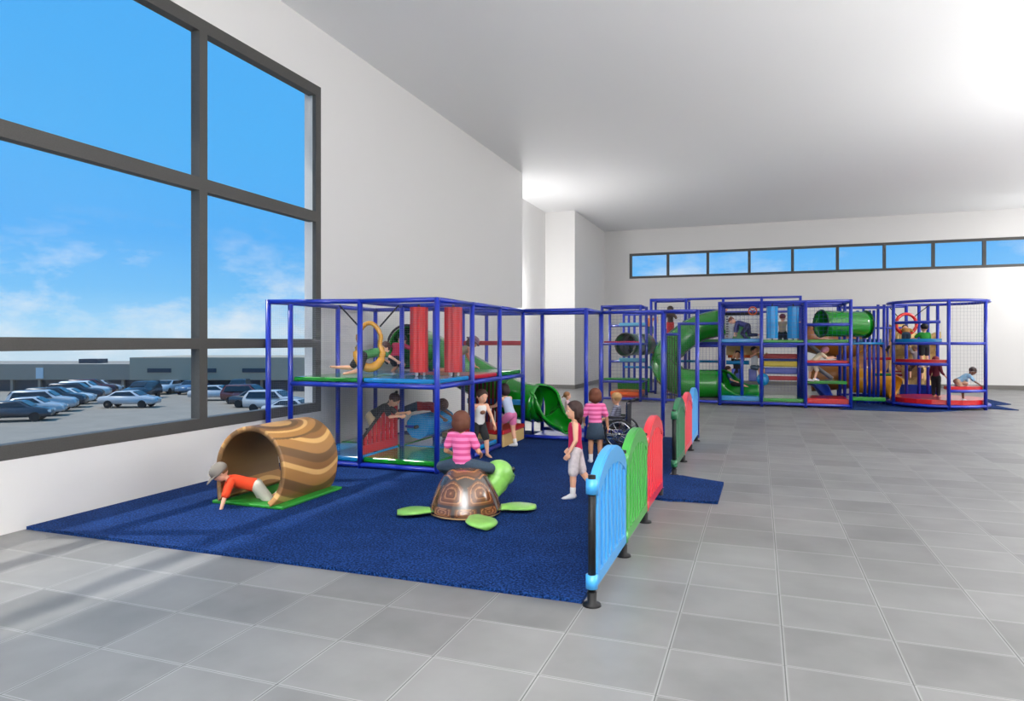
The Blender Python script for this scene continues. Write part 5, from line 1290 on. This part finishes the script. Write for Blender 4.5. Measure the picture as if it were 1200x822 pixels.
# ---- people in the far structure
FAR = dict(near=False)
person('person in navy tracksuit crawling on the cyan upper deck', 1.15, Q(876,382,19.5), 'pel', yaw_to(-1,0.1), dict(sp=(0,1,0.35), nk=(0,1,0.3), look=(-0.5,0.6,-0.5), uaL=(-0.1,0.3,-1), uaR=(0.1,0.1,-1), faL=(0,0.1,-1), faR=(0,0.2,-1), thL=(-0.1,0.6,-0.9), thR=(0.1,-0.1,-1), shL=(0,-0.6,-0.8), shR=(0,-1,0.0)),
       shirt=C('navy2',(58,62,112)), sleeve=1.6, pants=C('navy3',(30,36,66)), pleg=1.8, hair='short', haircol=(120,72,50), **FAR)
person('person in beige shirt kneeling between the two bright blue rollers', 1.12, Q(917,390,19.75), 'pel', yaw_to(0.3,1), dict(nk=(0,0.1,1), uaL=(-0.6,0.5,-0.6), uaR=(0.9,0.3,-0.15), faL=(0.1,0.9,-0.3), faR=(0.9,0.3,0.2), thL=(-0.15,0.2,-1), thR=(0.15,0.2,-1), shL=(0,-1,0), shR=(0,-1,0)),
       shirt=C('beige',(176,160,134)), sleeve=0.6, pants=C('dark_green_cloth',(30,44,46)), pleg=1.5, hair='short', haircol=(104,30,34), **FAR)
person('person in black shirt standing behind the upright blue pole', 1.28, W(867,20.0,0.31), 'anL', yaw_to(0.2,-1), dict(uaL=(-0.1,0.9,0.35), uaR=(0.1,0.8,0.45), faL=(0.3,0.1,1), faR=(-0.3,0.1,1)),
       skin='tan', shirt=C('black',(26,28,34)), sleeve=0.7, pants=DARKS, pleg=0.95, hair='short', haircol=(20,18,18), **FAR)
person('person in grey vest and blue shorts sitting right of the blue pole', 1.2, Q(884,430,19.6), 'pel', yaw_to(0.6,-0.6), dict(uaL=(-0.2,0.8,0.1), uaR=(0.2,0.9,0.3), faL=(0.2,0.8,0.3), faR=(-0.1,0.8,0.5), thL=(-0.1,1,-0.2), thR=(0.1,1,-0.1), shL=(0,0.1,-1), shR=(0,0.2,-1)),
       skin='tan', shirt=C('grey_vest',(180,182,188)), sleeve=0, pants=DENIM, pleg=0.9, hair='short', haircol=(20,18,18), **FAR)
person('person in blue shirt sitting in the mouth of the green spiral slide', 1.1, W(859,19.75,0.56), 'pel', yaw_to(1,-0.1), dict(sp=(0,-0.45,1), nk=(0,0,1), uaL=(-0.2,0.4,-1), uaR=(0.2,0.5,-0.9), faL=(0.2,0.9,-0.3), faR=(-0.2,0.9,-0.3), thL=(-0.1,1,-0.12), thR=(0.1,1,-0.05), shL=(0,1,-0.35), shR=(0,1,-0.3), ftL=(0,0.7,0.6), ftR=(0,0.7,0.6)),
       shirt=C('mid_blue',(48,92,140)), sleeve=0.5, pants=C('black',(26,28,34)), pleg=0.95, hair='short', haircol=(52,30,24), **FAR)
person('person in cream top and pink headwear climbing over the red bar', 1.12, Q(953,424,18.5), 'pel', yaw_to(0.9,0.2), dict(sp=(0,0.75,0.75), nk=(0,0.7,0.7), look=(0,1,-0.5), uaL=(-0.1,0.8,-0.5), uaR=(0.1,0.7,-0.6), faL=(0,1,0.1), faR=(0,1,0.1), thL=(-0.1,-0.2,-1), thR=(0.1,0.35,-1), shL=(0,-0.1,-1), shR=(0,-0.3,-1)),
       shirt=C('cream',(222,208,180)), sleeve=0.6, pants=C('cream2',(218,200,178)), pleg=0.9, shoes=WSHOE, hair='bob', haircol=(190,124,150), **FAR)
person('person in bright green T-shirt standing inside the drum, back turned', 1.25, Q(1083,405,18.75), 'pel', yaw_to(-0.3,1), dict(uaL=(-0.5,0.4,-0.6), uaR=(0.2,0.1,-1), faL=(-0.8,0.6,-0.1), faR=(0,0.2,-1), shL=(0,-0.1,-1), shR=(0,-0.1,-1)),
       shirt=C('bright_green',(18,124,34)), sleeve=0.6, pants=C('black',(26,28,34)), pleg=0.8, shoes=WSHOE, hair='short', haircol=(16,14,14), **FAR)
person('person in mustard top leaning through the red ring swing', 1.05, Q(1062,392,18.95), 'pel', yaw_to(0.1,1), dict(sp=(0,0.85,0.5), nk=(0,1,0.2), uaL=(-0.5,0.6,-0.2), uaR=(0.5,0.6,-0.3), faL=(0,1,0), faR=(0,1,0), thL=(-0.1,0.2,-1), thR=(0.1,0.3,-1), shL=(0,-1,-0.5), shR=(0,-1,-0.6)),
       shirt=C('mustard',(160,118,52)), sleeve=0.6, pants=DENIM, pleg=1.6, hair='short', haircol=(60,50,50), **FAR)
person('person in light blue T-shirt and beige shorts crawling off the right red pad', 1.12, Q(1122,447,17.75), 'pel', yaw_to(1,0.1), dict(sp=(0,0.85,0.55), nk=(0,0.7,0.75), look=(0,1,-0.15), uaL=(-0.2,0.2,-1), uaR=(0.3,0.5,-0.8), faL=(0,-0.2,-1), faR=(0.2,0.8,-0.6), thL=(-0.15,1,-0.25), thR=(0.1,0.4,-0.9), shL=(0,-1,-0.15), shR=(0,0.05,-1)),
       skin='brown', shirt=C('light_blue',(128,172,204)), sleeve=0.8, pants=C('beige2',(188,150,122)), pleg=0.95, shoes=WSHOE, hair='short', haircol=(52,26,20), **FAR)
person('person in maroon top and black trousers standing at the back of the drum', 1.15, W(1094,18.5,0.30), 'anL', yaw_to(0.7,0.7), dict(uaR=(0.4,-0.2,-1), faR=(0.4,0.5,-0.8)),
       skin='tan', shirt=C('maroon',(92,20,42)), sleeve=1.5, pants=C('black',(26,28,34)), pleg=1.8, hair='short', haircol=(130,30,44), **FAR)
person('person in black top climbing the tall sandy rock pillar', 1.2, Q(1033,424,21.45), 'pel', yaw_to(0.5,1), dict(uaL=(-0.2,0.3,1), uaR=(0.4,0.4,0.9), faL=(0,0.2,1), faR=(0.3,0.2,1), thL=(-0.3,0.6,-0.6), shL=(0,-0.2,-1)),
       shirt=C('black',(26,28,34)), sleeve=1.2, pants=C('black',(26,28,34)), pleg=1.8, hair='short', haircol=(24,20,20), **FAR)
person('person in grey top hanging on the sandy rock wall behind the drum', 1.15, Q(1074,425,20.4), 'pel', yaw_to(0.1,1), dict(uaL=(-0.3,0.3,1), uaR=(0.3,0.4,0.9), faL=(0,0.2,1), faR=(0,0.2,1), thL=(-0.4,0.5,-0.8), thR=(0.4,0.3,-1), shL=(0,-0.3,-1)),
       shirt=C('grey_top',(168,160,160)), sleeve=0.7, pants=C('dark_brown_cloth',(70,54,44)), pleg=1.2, hair='short', haircol=(190,160,120), **FAR)
person('person in white and red top standing by the foot of the rock pillar', 1.1, W(1056,21.0,0.06), 'anL', yaw_to(-0.2,-1), dict(uaL=(-0.3,0.3,-0.8), uaR=(0.3,0.4,-0.7), faL=(0,0.8,0), faR=(0,0.8,0)),
       skin='tan', shirt=stripes('red_white_cloth',(206,190,184),(160,40,50),0.12,'Z'), sleeve=0.5, pants=C('grey_pants',(120,112,110)), pleg=1.5, shoes=WSHOE, hair='short', haircol=(120,30,40), **FAR)
person('person in dark top behind the cord gate of the slide tower', 1.15, W(788,22.9,1.88), 'anL', yaw_to(0.2,-1), dict(uaL=(-0.3,0.6,-0.6), uaR=(0.3,0.6,-0.6), faL=(0,0.8,0.2), faR=(0,0.8,0.2)),
       skin='brown', shirt=C('dark_brown2',(60,44,40)), sleeve=1.0, pants=C('red_pants',(180,30,36)), pleg=1.5, hair='afro', haircol=(34,22,18), **FAR)
person('person in orange top seen between the posts of the slide tower', 1.1, W(764,24.4,1.80), 'anL', yaw_to(0.2,-1), dict(uaL=(-0.6,0.3,0.3), uaR=(0.3,0.6,-0.6)),
       skin='light', shirt=C('amber_cloth',(216,132,48)), sleeve=0.6, pants=C('teal_cloth',(30,90,90)), pleg=0.8, hair='short', haircol=(150,92,60), **FAR)
person('person in navy top peeping over the white lattice screen', 1.1, W(852,21.75,1.82+0.06), 'anL', yaw_to(0.2,-1), dict(uaL=(-0.2,0.6,-0.6), uaR=(0.3,0.6,-0.6), faL=(0,0.9,0.2), faR=(0,0.9,0.2)),
       skin='tan', shirt=C('navy',(30,38,60)), sleeve=1.2, pants=C('black',(26,28,34)), pleg=1.5, hair='short', haircol=(60,34,30), **FAR)
